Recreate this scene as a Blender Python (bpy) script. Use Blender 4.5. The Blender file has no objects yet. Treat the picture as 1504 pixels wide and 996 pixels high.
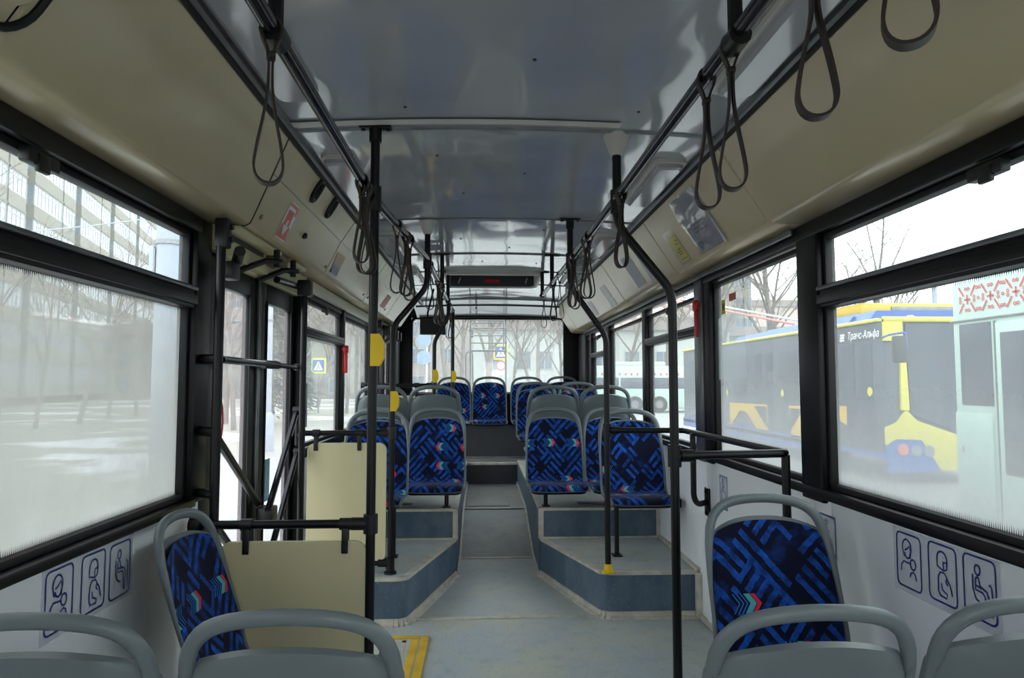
import bpy, bmesh, math, random
from math import pi, sin, cos, sqrt, atan2, radians
from mathutils import Vector, Matrix
random.seed(7)
SC = bpy.context.scene
COL = SC.collection

# ------------------------------------------------------------------ camera, sky, exposure
cam_data = bpy.data.cameras.new('camera')
cam_data.sensor_width = 36.0
cam_data.lens = 1003.0 * 36.0 / 1504.0
cam_data.clip_start = 0.05
cam_data.clip_end = 600
cam = bpy.data.objects.new('camera', cam_data)
COL.objects.link(cam)
cam.location = (-0.10, 0.0, 1.385)
cam.rotation_euler = (radians(90 + 3.651), 0, radians(-2.507))
SC.camera = cam

world = bpy.data.worlds.new('overcast_sky')
SC.world = world
world.use_nodes = True
bg = world.node_tree.nodes['Background']
bg.inputs['Color'].default_value = (0.965, 0.985, 1.0, 1)
bg.inputs['Strength'].default_value = 4.0

SC.view_settings.view_transform = 'Standard'
SC.view_settings.look = 'None'
SC.view_settings.gamma = 1
SC.view_settings.exposure = 1.02
SC.view_settings.use_curve_mapping = False
SC.cycles.use_denoising = True
SC.cycles.max_bounces = 10
SC.cycles.diffuse_bounces = 5
SC.cycles.glossy_bounces = 4
SC.cycles.transparent_max_bounces = 16
SC.cycles.sample_clamp_indirect = 6
SC.cycles.caustics_reflective = False
SC.cycles.caustics_refractive = False

# ------------------------------------------------------------------ helpers: materials
def srgb(r, g, b):
    def f(c):
        c /= 255.0
        return c / 12.92 if c <= 0.04045 else ((c + 0.055) / 1.055) ** 2.4
    return (f(r), f(g), f(b), 1)

class NT:
    """small wrapper for building node trees"""
    def __init__(s, name):
        s.m = bpy.data.materials.new(name)
        s.m.use_nodes = True
        s.t = s.m.node_tree
        s.t.nodes.clear()
        s.out = s.t.nodes.new('ShaderNodeOutputMaterial')
    def n(s, typ, **kw):
        nd = s.t.nodes.new(typ)
        for k, v in kw.items():
            setattr(nd, k, v)
        return nd
    def put(s, sock, v):
        if isinstance(v, bpy.types.NodeSocket):
            s.t.links.new(v, sock)
        else:
            sock.default_value = v
    def math(s, op, a, b=0.0, c=0.0):
        nd = s.n('ShaderNodeMath', operation=op)
        s.put(nd.inputs[0], a); s.put(nd.inputs[1], b); s.put(nd.inputs[2], c)
        return nd.outputs[0]
    def mix(s, fac, a, b):
        nd = s.n('ShaderNodeMix', data_type='RGBA')
        s.put(nd.inputs[0], fac); s.put(nd.inputs[6], a); s.put(nd.inputs[7], b)
        return nd.outputs[2]
    def noise(s, scale, detail=3, vec=None, rough=0.5):
        nd = s.n('ShaderNodeTexNoise')
        nd.inputs['Scale'].default_value = scale
        nd.inputs['Detail'].default_value = detail
        nd.inputs['Roughness'].default_value = rough
        if vec is not None:
            s.t.links.new(vec, nd.inputs['Vector'])
        return nd.outputs[0]
    def ramp(s, v, lo, hi):
        nd = s.n('ShaderNodeMapRange')
        nd.clamp = True
        s.put(nd.inputs[0], v)
        nd.inputs[1].default_value = lo; nd.inputs[2].default_value = hi
        return nd.outputs[0]
    def coord(s, which='Object'):
        return s.n('ShaderNodeTexCoord').outputs[which]
    def geo(s):
        return s.n('ShaderNodeNewGeometry').outputs['Position']
    def bsdf(s, color, rough=0.5, metal=0.0, spec=0.5, coat=0.0, bump=None, bump_str=0.1, bump_dist=0.01):
        b = s.n('ShaderNodeBsdfPrincipled')
        s.put(b.inputs['Base Color'], color)
        s.put(b.inputs['Roughness'], rough)
        b.inputs['Metallic'].default_value = metal
        b.inputs['Specular IOR Level'].default_value = spec
        b.inputs['Coat Weight'].default_value = coat
        b.inputs['Coat Roughness'].default_value = 0.08
        if bump is not None:
            bp = s.n('ShaderNodeBump')
            bp.inputs['Strength'].default_value = bump_str
            bp.inputs['Distance'].default_value = bump_dist
            s.t.links.new(bump, bp.inputs['Height'])
            s.t.links.new(bp.outputs[0], b.inputs['Normal'])
        s.t.links.new(b.outputs[0], s.out.inputs[0])
        return b

def mat(name, col, rough=0.5, metal=0.0, var=0.12, scale=6.0, spec=0.5, coat=0.0, bump=0.0, col2=None):
    """plain material with a slight procedural mottling"""
    T = NT(name)
    v = T.ramp(T.noise(scale, 4, T.geo()), 0.3, 0.7)
    c1 = tuple(c * (1 - var) for c in col[:3]) + (1,)
    c2 = col2 if col2 else tuple(min(1, c * (1 + var)) for c in col[:3]) + (1,)
    T.bsdf(T.mix(v, c1, c2), rough, metal, spec, coat,
           T.noise(scale * 40, 2, T.geo()) if bump else None, bump, 0.002)
    return T.m

M = {}
M['black'] = mat('black_painted_steel', srgb(14, 15, 18), 0.38, 0.0, 0.15, 10, 0.3)
M['pole'] = mat('black_powder_coat', srgb(11, 12, 15), 0.34, 0.0, 0.15, 14, 0.32, bump=0.25)
M['rubber'] = mat('black_rubber', srgb(12, 12, 14), 0.6, 0, 0.1)
M['blackplastic'] = mat('black_plastic', srgb(14, 14, 16), 0.45, 0, 0.1)
M['railmetal'] = mat('worn_dark_rail', srgb(48, 50, 55), 0.2, 0.75, 0.2, 4)
M['chrome'] = mat('polished_steel', srgb(190, 192, 195), 0.2, 1.0, 0.05)
M['alu'] = mat('aluminium_trim', srgb(196, 191, 178), 0.42, 0.12, 0.2, 14)
M['aludark'] = mat('dull_aluminium', srgb(120, 122, 125), 0.35, 0.7, 0.2, 9)
M['cream'] = mat('cream_cove_plastic', srgb(203, 187, 153), 0.24, 0, 0.035, 2.5, 0.5)
M['creamlight'] = mat('cream_strip', srgb(214, 208, 190), 0.4, 0, 0.04)
M['beige'] = mat('beige_laminate', srgb(212, 202, 160), 0.42, 0, 0.03, 3)
M['white'] = mat('white_wall_laminate', srgb(236, 238, 243), 0.4, 0, 0.03, 2)
M['shell'] = mat('grey_seat_plastic', srgb(106, 115, 119), 0.34, 0, 0.05, 5, 0.42, bump=0.12)
M['yellow'] = mat('yellow_plastic', srgb(236, 196, 20), 0.42, 0, 0.08)
M['yellowpaint'] = mat('worn_yellow_paint', srgb(232, 192, 56), 0.55, 0, 0.0, 9, 0.4, col2=srgb(196, 158, 60))
M['red'] = mat('red_plastic', srgb(200, 26, 34), 0.35, 0, 0.08)
M['leather'] = mat('brown_strap_leather', srgb(38, 25, 16), 0.5, 0, 0.25, 12)
M['slate'] = mat('slate_blue_vinyl', srgb(62, 80, 98), 0.5, 0, 0.25, 5)
M['darkpanel'] = mat('dark_grey_panel', srgb(48, 51, 56), 0.5, 0, 0.12)
M['lampwhite'] = mat('lamp_housing', srgb(200, 198, 190), 0.4, 0, 0.04)
M['brass'] = mat('aged_screw', srgb(140, 122, 84), 0.45, 0.6, 0.1)
M['paper'] = mat('grey_paper', srgb(178, 176, 188), 0.5, 0, 0.08, 25)
M['ink'] = mat('dark_ink', srgb(60, 58, 70), 0.6)
M['blueink'] = mat('blue_ink', srgb(24, 36, 112), 0.5)
M['redink'] = mat('faded_red_ink', srgb(214, 118, 108), 0.5)
M['paleink'] = mat('pale_print', srgb(222, 190, 164), 0.5)
M['yellowpaper'] = mat('yellow_paper', srgb(226, 214, 96), 0.5)
M['whiteprint'] = mat('white_print', srgb(232, 232, 230), 0.45)
M['asphalt'] = None

def ceiling_material():
    T = NT('glossy_grey_ceiling_laminate')
    g = T.geo()
    T.bsdf(T.mix(T.ramp(T.noise(2.0, 3, g), .3, .7), srgb(164, 165, 171), srgb(176, 177, 182)), 0.06, 0, 0.9, 0.6,
           T.noise(2.2, 1, g), 0.35, 0.05)
    return T.m
M['ceiling'] = ceiling_material()

def floor_material(name, base, dirt, scuff):
    T = NT(name)
    g = T.geo()
    c = T.mix(T.ramp(T.noise(2.3, 5, g, 0.6), 0.38, 0.66), base, dirt)
    c = T.mix(T.math('MULTIPLY', T.ramp(T.noise(9, 6, g, 0.7), 0.52, 0.72), 0.6), c, scuff)
    c = T.mix(T.math('MULTIPLY', T.ramp(T.noise(70, 2, g), 0.60, 0.72), 0.35), c, srgb(66, 66, 64))
    T.bsdf(c, 0.45, 0, 0.4, 0, T.noise(120, 2, g), 0.15, 0.002)
    return T.m
M['floor'] = floor_material('worn_grey_linoleum', srgb(172, 182, 187), srgb(190, 190, 178), srgb(140, 156, 172))
M['ramp'] = floor_material('dark_worn_linoleum', srgb(132, 136, 137), srgb(160, 160, 152), srgb(116, 124, 132))

def slate_material():
    T = NT('scuffed_slate_vinyl')
    g = T.geo()
    mp = T.n('ShaderNodeMapping'); mp.inputs['Scale'].default_value = (4, 4, 2.2)
    T.t.links.new(g, mp.inputs[0])
    c = T.mix(T.ramp(T.noise(1.5, 5, mp.outputs[0], .6), .42, .85), srgb(76, 96, 116), srgb(116, 128, 138))
    c = T.mix(T.math('MULTIPLY', T.ramp(T.noise(90, 1, g), .66, .72), .5), c, srgb(150, 158, 165))
    T.bsdf(c, 0.5, 0, 0.35)
    return T.m
M['slate'] = slate_material()

def fabric_material():
    T = NT('blue_zigzag_seat_fabric')
    uv = T.n('ShaderNodeUVMap').outputs[0]
    sp = T.n('ShaderNodeSeparateXYZ'); T.t.links.new(uv, sp.inputs[0])
    rnd = T.n('ShaderNodeObjectInfo').outputs['Random']
    x = T.math('ADD', sp.outputs[0], T.math('MULTIPLY', rnd, 3.7))
    y = T.math('ADD', sp.outputs[1], T.math('MULTIPLY', rnd, 5.3))
    ys = T.math('MULTIPLY', y, 0.82)
    wob = T.math('MULTIPLY', T.math('SUBTRACT', T.noise(28, 3, uv, .7), .5), .012)
    a = T.math('ADD', T.math('MULTIPLY', T.math('ADD', x, ys), 0.7071), wob)
    b = T.math('ADD', T.math('MULTIPLY', T.math('SUBTRACT', x, ys), 0.7071), wob)
    def wn(p, q, k):
        c = T.n('ShaderNodeCombineXYZ')
        T.put(c.inputs[0], p); T.put(c.inputs[1], q); c.inputs[2].default_value = k
        w = T.n('ShaderNodeTexWhiteNoise', noise_dimensions='3D')
        T.t.links.new(c.outputs[0], w.inputs['Vector'])
        return w.outputs['Value']
    def bars(p, q, P, L, width, thr, k):
        qi = T.math('FLOOR', T.math('DIVIDE', q, P))
        fq = T.math('FRACT', T.math('DIVIDE', q, P))
        sh = wn(qi, 0.0, k)
        pi_ = T.math('FLOOR', T.math('ADD', T.math('DIVIDE', p, L), T.math('MULTIPLY', sh, 5.0)))
        r = wn(qi, pi_, k + 1.5)
        on = T.math('MULTIPLY', T.math('LESS_THAN', fq, width), T.math('GREATER_THAN', r, thr))
        return T.math('MULTIPLY', on, T.math('ADD', T.math('MULTIPLY', wn(qi, pi_, k + 3.7), 0.6), 0.55))
    C_ = .072
    ca = T.math('FLOOR', T.math('DIVIDE', a, C_)); cb = T.math('FLOOR', T.math('DIVIDE', b, C_))
    way = T.math('GREATER_THAN', wn(ca, cb, 2.0), .5)
    def cellbars(q, k):
        H = T.math('DIVIDE', q, C_ / 2)
        on = T.math('LESS_THAN', T.math('FRACT', H), .52)
        c = T.n('ShaderNodeCombineXYZ'); T.put(c.inputs[0], ca); T.put(c.inputs[1], cb); T.put(c.inputs[2], T.math('ADD', T.math('FLOOR', H), k))
        w = T.n('ShaderNodeTexWhiteNoise', noise_dimensions='3D'); T.t.links.new(c.outputs[0], w.inputs['Vector'])
        r1 = w.outputs['Value']
        return T.math('MULTIPLY', T.math('MULTIPLY', on, T.math('GREATER_THAN', r1, .25)), T.math('ADD', T.math('MULTIPLY', r1, .6), .42))
    v = T.math('ADD', T.math('MULTIPLY', cellbars(b, .5), way), T.math('MULTIPLY', cellbars(a, 7.5), T.math('SUBTRACT', 1.0, way)))
    fade = T.ramp(T.noise(15, 4, uv, .7), .38, .62)
    grain = T.ramp(T.noise(420, 1, uv), .3, .62)
    v = T.math('MULTIPLY', v, T.math('ADD', T.math('MULTIPLY', fade, .7), T.math('MULTIPLY', grain, .3)))
    v = T.math('ADD', v, T.math('MULTIPLY', T.math('MULTIPLY', T.ramp(T.noise(11, 3, uv), .52, .72), grain), .33))
    v = T.math('MINIMUM', v, 1.0)
    col = T.mix(v, (0.0035, 0.0055, 0.022, 1), (0.014, 0.125, 0.66, 1))
    # the chevron motifs
    Gx, Gy = 0.19, 0.15
    row = T.math('FLOOR', T.math('DIVIDE', y, Gy))
    ly = T.math('MULTIPLY', T.math('SUBTRACT', T.math('FRACT', T.math('DIVIDE', y, Gy)), .5), Gy)
    xo = T.math('ADD', T.math('DIVIDE', x, Gx), T.math('MULTIPLY', wn(row, 4.0, 21.0), 1.0))
    cx = T.math('FLOOR', xo)
    lx = T.math('MULTIPLY', T.math('SUBTRACT', T.math('FRACT', xo), .5), Gx)
    r = wn(cx, row, 31.0)
    flip = T.math('SUBTRACT', T.math('MULTIPLY', T.math('GREATER_THAN', wn(cx, row, 41.0), .5), 2.0), 1.0)
    aly = T.math('ABSOLUTE', ly)
    t = T.math('ADD', T.math('MULTIPLY', lx, flip), T.math('MULTIPLY', aly, .7))
    present = T.math('MULTIPLY', T.math('LESS_THAN', aly, .031), T.math('GREATER_THAN', r, .55))
    def band(lo, hi):
        return T.math('MULTIPLY', T.math('MULTIPLY', T.math('GREATER_THAN', t, lo), T.math('LESS_THAN', t, hi)), present)
    col = T.mix(band(-.046, .038), col, (0.004, 0.006, 0.025, 1))
    for lo, hi in ((-.046, -.042), (-.032, -.028), (-.018, -.014)):
        col = T.mix(band(lo, hi), col, (0.02, 0.22, 0.72, 1))
    col = T.mix(band(-.006, .016), col, (0.10, 0.42, 0.48, 1))
    col = T.mix(band(.019, .034), col, (0.75, 0.03, 0.09, 1))
    bsd = T.bsdf(col, 0.9, 0, 0.15, 0, T.noise(600, 1, uv), .2, .002)
    bsd.inputs['Sheen Weight'].default_value = 0.08
    return T.m
M['fabric'] = fabric_material()

def glass_material(name, top, bot, dust=(0.28, 0.30, 0.30, 1), mid=None, tint=(0.515, 0.565, 0.56, 1)):
    """window pane: clear glass under a film of road dust that thickens towards the sill"""
    T = NT(name)
    sp = T.n('ShaderNodeSeparateXYZ'); T.t.links.new(T.coord('Generated'), sp.inputs[0])
    cr = T.n('ShaderNodeValToRGB')
    cr.color_ramp.elements[0].position = 0.0
    cr.color_ramp.elements[0].color = (bot,) * 3 + (1,)
    cr.color_ramp.elements[1].position = 1.0
    cr.color_ramp.elements[1].color = (top,) * 3 + (1,)
    if mid is not None:
        e = cr.color_ramp.elements.new(0.5); e.color = (mid,) * 3 + (1,)
    T.t.links.new(sp.outputs[2], cr.inputs[0])
    g = T.geo()
    nz = T.math('ADD', T.math('MULTIPLY', T.noise(2.2, 5, g, .6), .5), .76)
    streak = T.math('ADD', T.math('MULTIPLY', T.noise(40, 2, g, .6), .12), .94)
    d = T.math('MINIMUM', T.math('MULTIPLY', T.math('MULTIPLY', cr.outputs[0], nz), streak), 0.97)
    tr = T.n('ShaderNodeBsdfTransparent'); tr.inputs[0].default_value = tint
    tl = T.n('ShaderNodeBsdfTranslucent'); tl.inputs[0].default_value = dust
    df = T.n('ShaderNodeBsdfDiffuse'); df.inputs[0].default_value = dust
    m0 = T.n('ShaderNodeMixShader'); m0.inputs[0].default_value = 0.25
    T.t.links.new(tl.outputs[0], m0.inputs[1]); T.t.links.new(df.outputs[0], m0.inputs[2])
    m1 = T.n('ShaderNodeMixShader')
    T.t.links.new(d, m1.inputs[0]); T.t.links.new(tr.outputs[0], m1.inputs[1]); T.t.links.new(m0.outputs[0], m1.inputs[2])
    gl = T.n('ShaderNodeBsdfGlossy'); gl.inputs['Roughness'].default_value = 0.03
    lw = T.n('ShaderNodeLayerWeight')
    m2 = T.n('ShaderNodeMixShader')
    T.t.links.new(T.math('ADD', T.math('MULTIPLY', T.math('POWER', lw.outputs[1], 5.0), .45), .03), m2.inputs[0])
    T.t.links.new(m1.outputs[0], m2.inputs[1]); T.t.links.new(gl.outputs[0], m2.inputs[2])
    T.t.links.new(m2.outputs[0], T.out.inputs[0])
    return T.m
M['glass_clear'] = glass_material('glass_light_dust', .10, .16)
M['glass_rear'] = glass_material('glass_rear_window', .30, .42)
M['glass_door'] = glass_material('glass_door', .22, .55, (.30, .275, .288, 1), .30)
M['glass_L1'] = glass_material('glass_heavy_dust', .55, .97, (.142, .151, .144, 1), .84)
M['glass_R1'] = glass_material('glass_dust_right', .30, .93, (.195, .208, .211, 1), .52)
M['glass_R2'] = glass_material('glass_dust_tall', .14, .90, (.215, .228, .228, 1), .42)
M['glass_R3'] = glass_material('glass_dust_low', .16, .42)
M['glass_L3'] = glass_material('glass_dust_left', .26, .40)

def clear_plastic():
    T = NT('clear_plastic_film')
    tr = T.n('ShaderNodeBsdfTransparent'); gl = T.n('ShaderNodeBsdfGlossy'); gl.inputs['Roughness'].default_value = 0.12
    mx = T.n('ShaderNodeMixShader')
    lw = T.n('ShaderNodeLayerWeight'); lw.inputs[0].default_value = .35
    mx.inputs[0].default_value = .14
    T.t.links.new(tr.outputs[0], mx.inputs[1]); T.t.links.new(gl.outputs[0], mx.inputs[2])
    T.t.links.new(mx.outputs[0], T.out.inputs[0])
    return T.m
M['film'] = clear_plastic()
M['film2'] = clear_plastic()
for _n in M['film2'].node_tree.nodes:
    if _n.type == 'MIX_SHADER': _n.inputs[0].default_value = .32

def film_sticker():
    T = NT('translucent_sticker_film')
    tr = T.n('ShaderNodeBsdfTransparent'); df = T.n('ShaderNodeBsdfPrincipled')
    df.inputs['Base Color'].default_value = srgb(200, 204, 216); df.inputs['Roughness'].default_value = .3
    mx = T.n('ShaderNodeMixShader'); mx.inputs[0].default_value = .35
    T.t.links.new(tr.outputs[0], mx.inputs[1]); T.t.links.new(df.outputs[0], mx.inputs[2])
    T.t.links.new(mx.outputs[0], T.out.inputs[0])
    return T.m
M['stickerfilm'] = film_sticker()
def pane_film():
    T = NT('translucent_pane_film')
    tr = T.n('ShaderNodeBsdfTransparent'); df = T.n('ShaderNodeBsdfTranslucent')
    df.inputs[0].default_value = (.34, .36, .37, 1)
    mx = T.n('ShaderNodeMixShader'); mx.inputs[0].default_value = .38
    T.t.links.new(tr.outputs[0], mx.inputs[1]); T.t.links.new(df.outputs[0], mx.inputs[2])
    T.t.links.new(mx.outputs[0], T.out.inputs[0])
    return T.m
M['panefilm'] = pane_film()

# ------------------------------------------------------------------ helpers: meshes
class MB:
    def __init__(s):
        s.v = []; s.f = []; s.uv = None
    def add(s, vs, fs):
        o = len(s.v)
        s.v += [tuple(p) for p in vs]
        s.f += [tuple(i + o for i in f) for f in fs]
        return s
    def box(s, x0, x1, y0, y1, z0, z1, ch=0.0, rot=None):
        if x0 > x1: x0, x1 = x1, x0
        if y0 > y1: y0, y1 = y1, y0
        if z0 > z1: z0, z1 = z1, z0
        if ch <= 0:
            vs = [(x, y, z) for z in (z0, z1) for y in (y0, y1) for x in (x0, x1)]
            fs = [(0, 2, 3, 1), (4, 5, 7, 6), (0, 1, 5, 4), (2, 6, 7, 3), (0, 4, 6, 2), (1, 3, 7, 5)]
        else:
            c = min(ch, (x1 - x0) * .45, (y1 - y0) * .45, (z1 - z0) * .45)
            bm = bmesh.new()
            bmesh.ops.create_cube(bm, size=1)
            for v in bm.verts:
                v.co = ((x0 + x1) / 2 + v.co.x * (x1 - x0), (y0 + y1) / 2 + v.co.y * (y1 - y0), (z0 + z1) / 2 + v.co.z * (z1 - z0))
            bmesh.ops.bevel(bm, geom=bm.edges[:], offset=c, segments=2, affect='EDGES', profile=.5)
            bm.verts.index_update()
            vs = [tuple(v.co) for v in bm.verts]
            fs = [tuple(v.index for v in f.verts) for f in bm.faces]
            bm.free()
        if rot:
            vs = [tuple(rot @ Vector(p)) for p in vs]
        return s.add(vs, fs)
    def prism(s, poly, h0, h1, axis='z'):
        """poly: 2D outline (counter-clockwise), extruded along axis"""
        def P(a, b, h):
            return {'z': (a, b, h), 'y': (a, h, b), 'x': (h, a, b)}[axis]
        n = len(poly)
        vs = [P(a, b, h0) for a, b in poly] + [P(a, b, h1) for a, b in poly]
        fs = [tuple(range(n))[::-1], tuple(range(n, 2 * n))] + [(i, (i + 1) % n, n + (i + 1) % n, n + i) for i in range(n)]
        return s.add(vs, fs)
    def tube(s, pts, r, n=10, closed=False, cap=True, rb=None):
        """round tube along a polyline; r may be a list; rb = second radius"""
        pts = [Vector(p) for p in pts]
        m = len(pts)
        rs = r if isinstance(r, (list, tuple)) else [r] * m
        vs = []
        prev = None
        for i, p in enumerate(pts):
            if closed:
                t = (pts[(i + 1) % m] - pts[i - 1])
            else:
                t = pts[min(i + 1, m - 1)] - pts[max(i - 1, 0)]
            t.normalize()
            if prev is None:
                ref = Vector((0, 0, 1)) if abs(t.z) < .9 else Vector((0, 1, 0))
                u = t.cross(ref).normalized()
            else:
                u = (prev - t * prev.dot(t)).normalized()
            prev = u
            w = t.cross(u)
            for k in range(n):
                a = 2 * pi * k / n
                vs.append(p + u * cos(a) * rs[i] + w * sin(a) * (rs[i] if rb is None else rb * rs[i]))
        fs = []
        for i in range(m if closed else m - 1):
            j = (i + 1) % m
            for k in range(n):
                fs.append((i * n + k, i * n + (k + 1) % n, j * n + (k + 1) % n, j * n + k))
        if cap and not closed:
            fs.append(tuple(range(n))[::-1])
            fs.append(tuple((m - 1) * n + k for k in range(n)))
        return s.add(vs, fs)
    def cyl(s, p, q, r, n=12):
        return s.tube([p, q], r, n)
    def grid(s, rows, closed_u=False):
        """rows: list of equally long lists of points"""
        n = len(rows[0]); vs = [p for r in rows for p in r]; fs = []
        for i in range(len(rows) - 1):
            for j in range(n if closed_u else n - 1):
                k = (j + 1) % n
                fs.append((i * n + j, i * n + k, (i + 1) * n + k, (i + 1) * n + j))
        return s.add(vs, fs)
    def band(s, path, nrm_w, w, th, closed=True):
        """strap: rectangular section swept along path lying in a plane; nrm_w = width direction"""
        path = [Vector(p) for p in path]; W = Vector(nrm_w) * w * .5
        m = len(path); vs = []
        for i, p in enumerate(path):
            t = (path[(i + 1) % m] - path[i - 1]) if closed else (path[min(i + 1, m - 1)] - path[max(0, i - 1)])
            t.normalize()
            nn = t.cross(Vector(nrm_w)).normalized() * th * .5
            vs += [p + W + nn, p - W + nn, p - W - nn, p + W - nn]
        fs = []
        for i in range(m if closed else m - 1):
            j = (i + 1) % m
            for k in range(4):
                fs.append((i * 4 + k, i * 4 + (k + 1) % 4, j * 4 + (k + 1) % 4, j * 4 + k))
        if not closed:
            fs.append((3, 2, 1, 0)); fs.append(tuple((m - 1) * 4 + k for k in range(4)))
        return s.add(vs, fs)
    def stroke(s, pts, w, f, h=0.0006, closed=False):
        """flat printed line of width w; f maps (u, v, height) to a 3D point"""
        m = len(pts)
        L = []
        for i in range(m):
            a = Vector(pts[i - 1] if (i > 0 or closed) else pts[i])
            b = Vector(pts[(i + 1) % m] if (i < m - 1 or closed) else pts[i])
            t = (b - a).normalized()
            nn = Vector((-t.y, t.x)) * w * .5
            p = Vector(pts[i])
            L.append((p + nn, p - nn))
        vs = []
        for p, q in L:
            vs += [f(p.x, p.y, h), f(q.x, q.y, h)]
        fs = [(2 * i, 2 * i + 1, 2 * ((i + 1) % m) + 1, 2 * ((i + 1) % m)) for i in range(m if closed else m - 1)]
        return s.add(vs, fs)
    def fill(s, pts, f, h=0.0005):
        return s.add([f(a, b, h) for a, b in pts], [tuple(range(len(pts)))])
    def mesh(s, name, material, smooth=35):
        me = bpy.data.meshes.new(name)
        me.from_pydata(s.v, [], s.f)
        if s.uv:
            l = me.uv_layers.new(name='UVMap')
            for poly in me.polygons:
                for li in poly.loop_indices:
                    l.data[li].uv = s.uv[me.loops[li].vertex_index]
        me.materials.append(material)
        me.validate()
        if smooth:
            me.shade_smooth()
            me.set_sharp_from_angle(angle=radians(smooth))
        me.update()
        return me
    def build(s, name, material, parent=None, smooth=35, world=True, recalc=True):
        if parent is not None and world:
            o = wloc(parent)
            s.v = [(p[0] - o.x, p[1] - o.y, p[2] - o.z) for p in s.v]
        me = s.mesh(name, material, smooth)
        if recalc:
            bm = bmesh.new(); bm.from_mesh(me)
            bmesh.ops.recalc_face_normals(bm, faces=bm.faces)
            bm.to_mesh(me); bm.free()
            if smooth:
                me.set_sharp_from_angle(angle=radians(smooth))
        ob = bpy.data.objects.new(name, me)
        COL.objects.link(ob)
        ob.parent = parent
        return ob

def wloc(o):
    v = Vector((0, 0, 0))
    while o is not None:
        v += Vector(o.location); o = o.parent
    return v

def tag(o, label=None, cat=None, group=None, kind=None):
    if label: o['label'] = label
    if cat: o['category'] = cat
    if group: o['group'] = group
    if kind: o['kind'] = kind
    return o

def thing(name, label, cat, loc=(0, 0, 0), group=None, kind=None, rz=0.0):
    o = bpy.data.objects.new(name, None)
    o.empty_display_size = .1
    COL.objects.link(o)
    o.location = loc; o.rotation_euler = (0, 0, rz)
    return tag(o, label, cat, group, kind)

CHILD = {}
def copy_tree(o, parent=None):
    c = o.copy(); COL.objects.link(c); c.parent = parent
    for ch in list(o.children):
        copy_tree(ch, c)
    return c

def inst(name, me, parent, loc=(0, 0, 0), rz=0.0, kind=None):
    """another object on shared mesh data, as a part"""
    o = bpy.data.objects.new(name, me); COL.objects.link(o)
    o.parent = parent; o.location = loc; o.rotation_euler = (0, 0, rz)
    if kind: o['kind'] = kind
    return o

def fillet(pts, r, n=6):
    """polyline with rounded corners"""
    pts = [Vector(p) for p in pts]
    out = [pts[0]]
    for i in range(1, len(pts) - 1):
        a, b, c = pts[i - 1], pts[i], pts[i + 1]
        d1 = (a - b); d2 = (c - b)
        ang = d1.angle(d2)
        if ang > pi - .02:
            out.append(b); continue
        l = min(r / math.tan(ang / 2), d1.length * .48, d2.length * .48)
        rr = l * math.tan(ang / 2)
        d1.normalize(); d2.normalize()
        ctr = b + (d1 + d2).normalized() * (rr / sin(ang / 2))
        p0 = b + d1 * l; p1 = b + d2 * l
        v0 = p0 - ctr; v1 = p1 - ctr
        tot = v0.angle(v1); ax = v0.cross(v1).normalized()
        for k in range(n + 1):
            out.append(ctr + Matrix.Rotation(tot * k / n, 3, ax) @ v0)
    out.append(pts[-1])
    return out

def rrect(x0, x1, y0, y1, r, n=5):
    out = []
    for cx, cy, a0 in ((x1 - r, y1 - r, 0), (x0 + r, y1 - r, 90), (x0 + r, y0 + r, 180), (x1 - r, y0 + r, 270)):
        for k in range(n + 1):
            a = radians(a0 + 90 * k / n)
            out.append((cx + r * cos(a), cy + r * sin(a)))
    return out

def arc2(cx, cy, r, a0, a1, n=14, ry=None):
    ry = r if ry is None else ry
    return [(cx + r * cos(radians(a0 + (a1 - a0) * k / n)), cy + ry * sin(radians(a0 + (a1 - a0) * k / n))) for k in range(n + 1)]

W = 1.22          # half width at the panes
YF, YR = -2.4, 9.0

# ------------------------------------------------------------------ floor
fl = thing('floor', 'worn grey linoleum bus floor with low aisle and raised rear deck', 'floor', (0, 0, 0), kind='structure')
MB().box(-1.25, 1.25, YF, 4.13, -.08, 0).build('low_floor_sheet', M['floor'], fl)
MB().box(-.62, .66, 4.13, 5.50, -.08, 0).build('aisle_sheet', M['floor'], fl)
# ramp sheet and upper aisle
r = MB(); r.prism([(5.50, -.08), (6.50, .10), (6.50, .205), (5.50, 0)], -.31, .34, 'x'); r.build('aisle_ramp', M['ramp'], fl)
MB().box(-.31, .34, 6.50, 8.07, .1, .205).build('upper_aisle_sheet', M['ramp'], fl)
lid = MB(); lid.prism(rrect(-.24, .16, 6.62, 7.0, .02), .205, .211); lid.build('aisle_hatch_lid', M['ramp'], fl)
st = MB()
st.prism(rrect(-.25, .17, 6.61, 7.01, .02), .205, .208); st.build('aisle_hatch_rim', M['aludark'], fl)
# cross seams
for (x0, x1, y, z) in ((-.56, .62, 4.12, 0), (-.27, .32, 5.50, 0), (-.29, .31, 6.50, .205)):
    MB().box(x0, x1, y - .018, y + .018, z, z + .006, .002).build('seam_strip', M['alu'], fl)
MB().box(-1.25, 1.25, 8.07, YR + .05, .0, .45).build('rear_deck', M['ramp'], fl)
MB().box(-.30, .33, 8.045, 8.069, .205, .43).build('rear_step_riser', M['darkpanel'], fl)
MB().box(-.30, .33, 8.03, 8.075, .425, .456, .004).build('rear_step_nosing', M['alu'], fl)
MB().box(-1.2, 1.2, 8.52, 8.56, .45, .86).build('bench_plinth', M['darkpanel'], fl)
MB().box(-1.2, 1.2, 8.51, 8.53, .45, .475).build('bench_plinth_strip', M['aludark'], fl)

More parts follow.
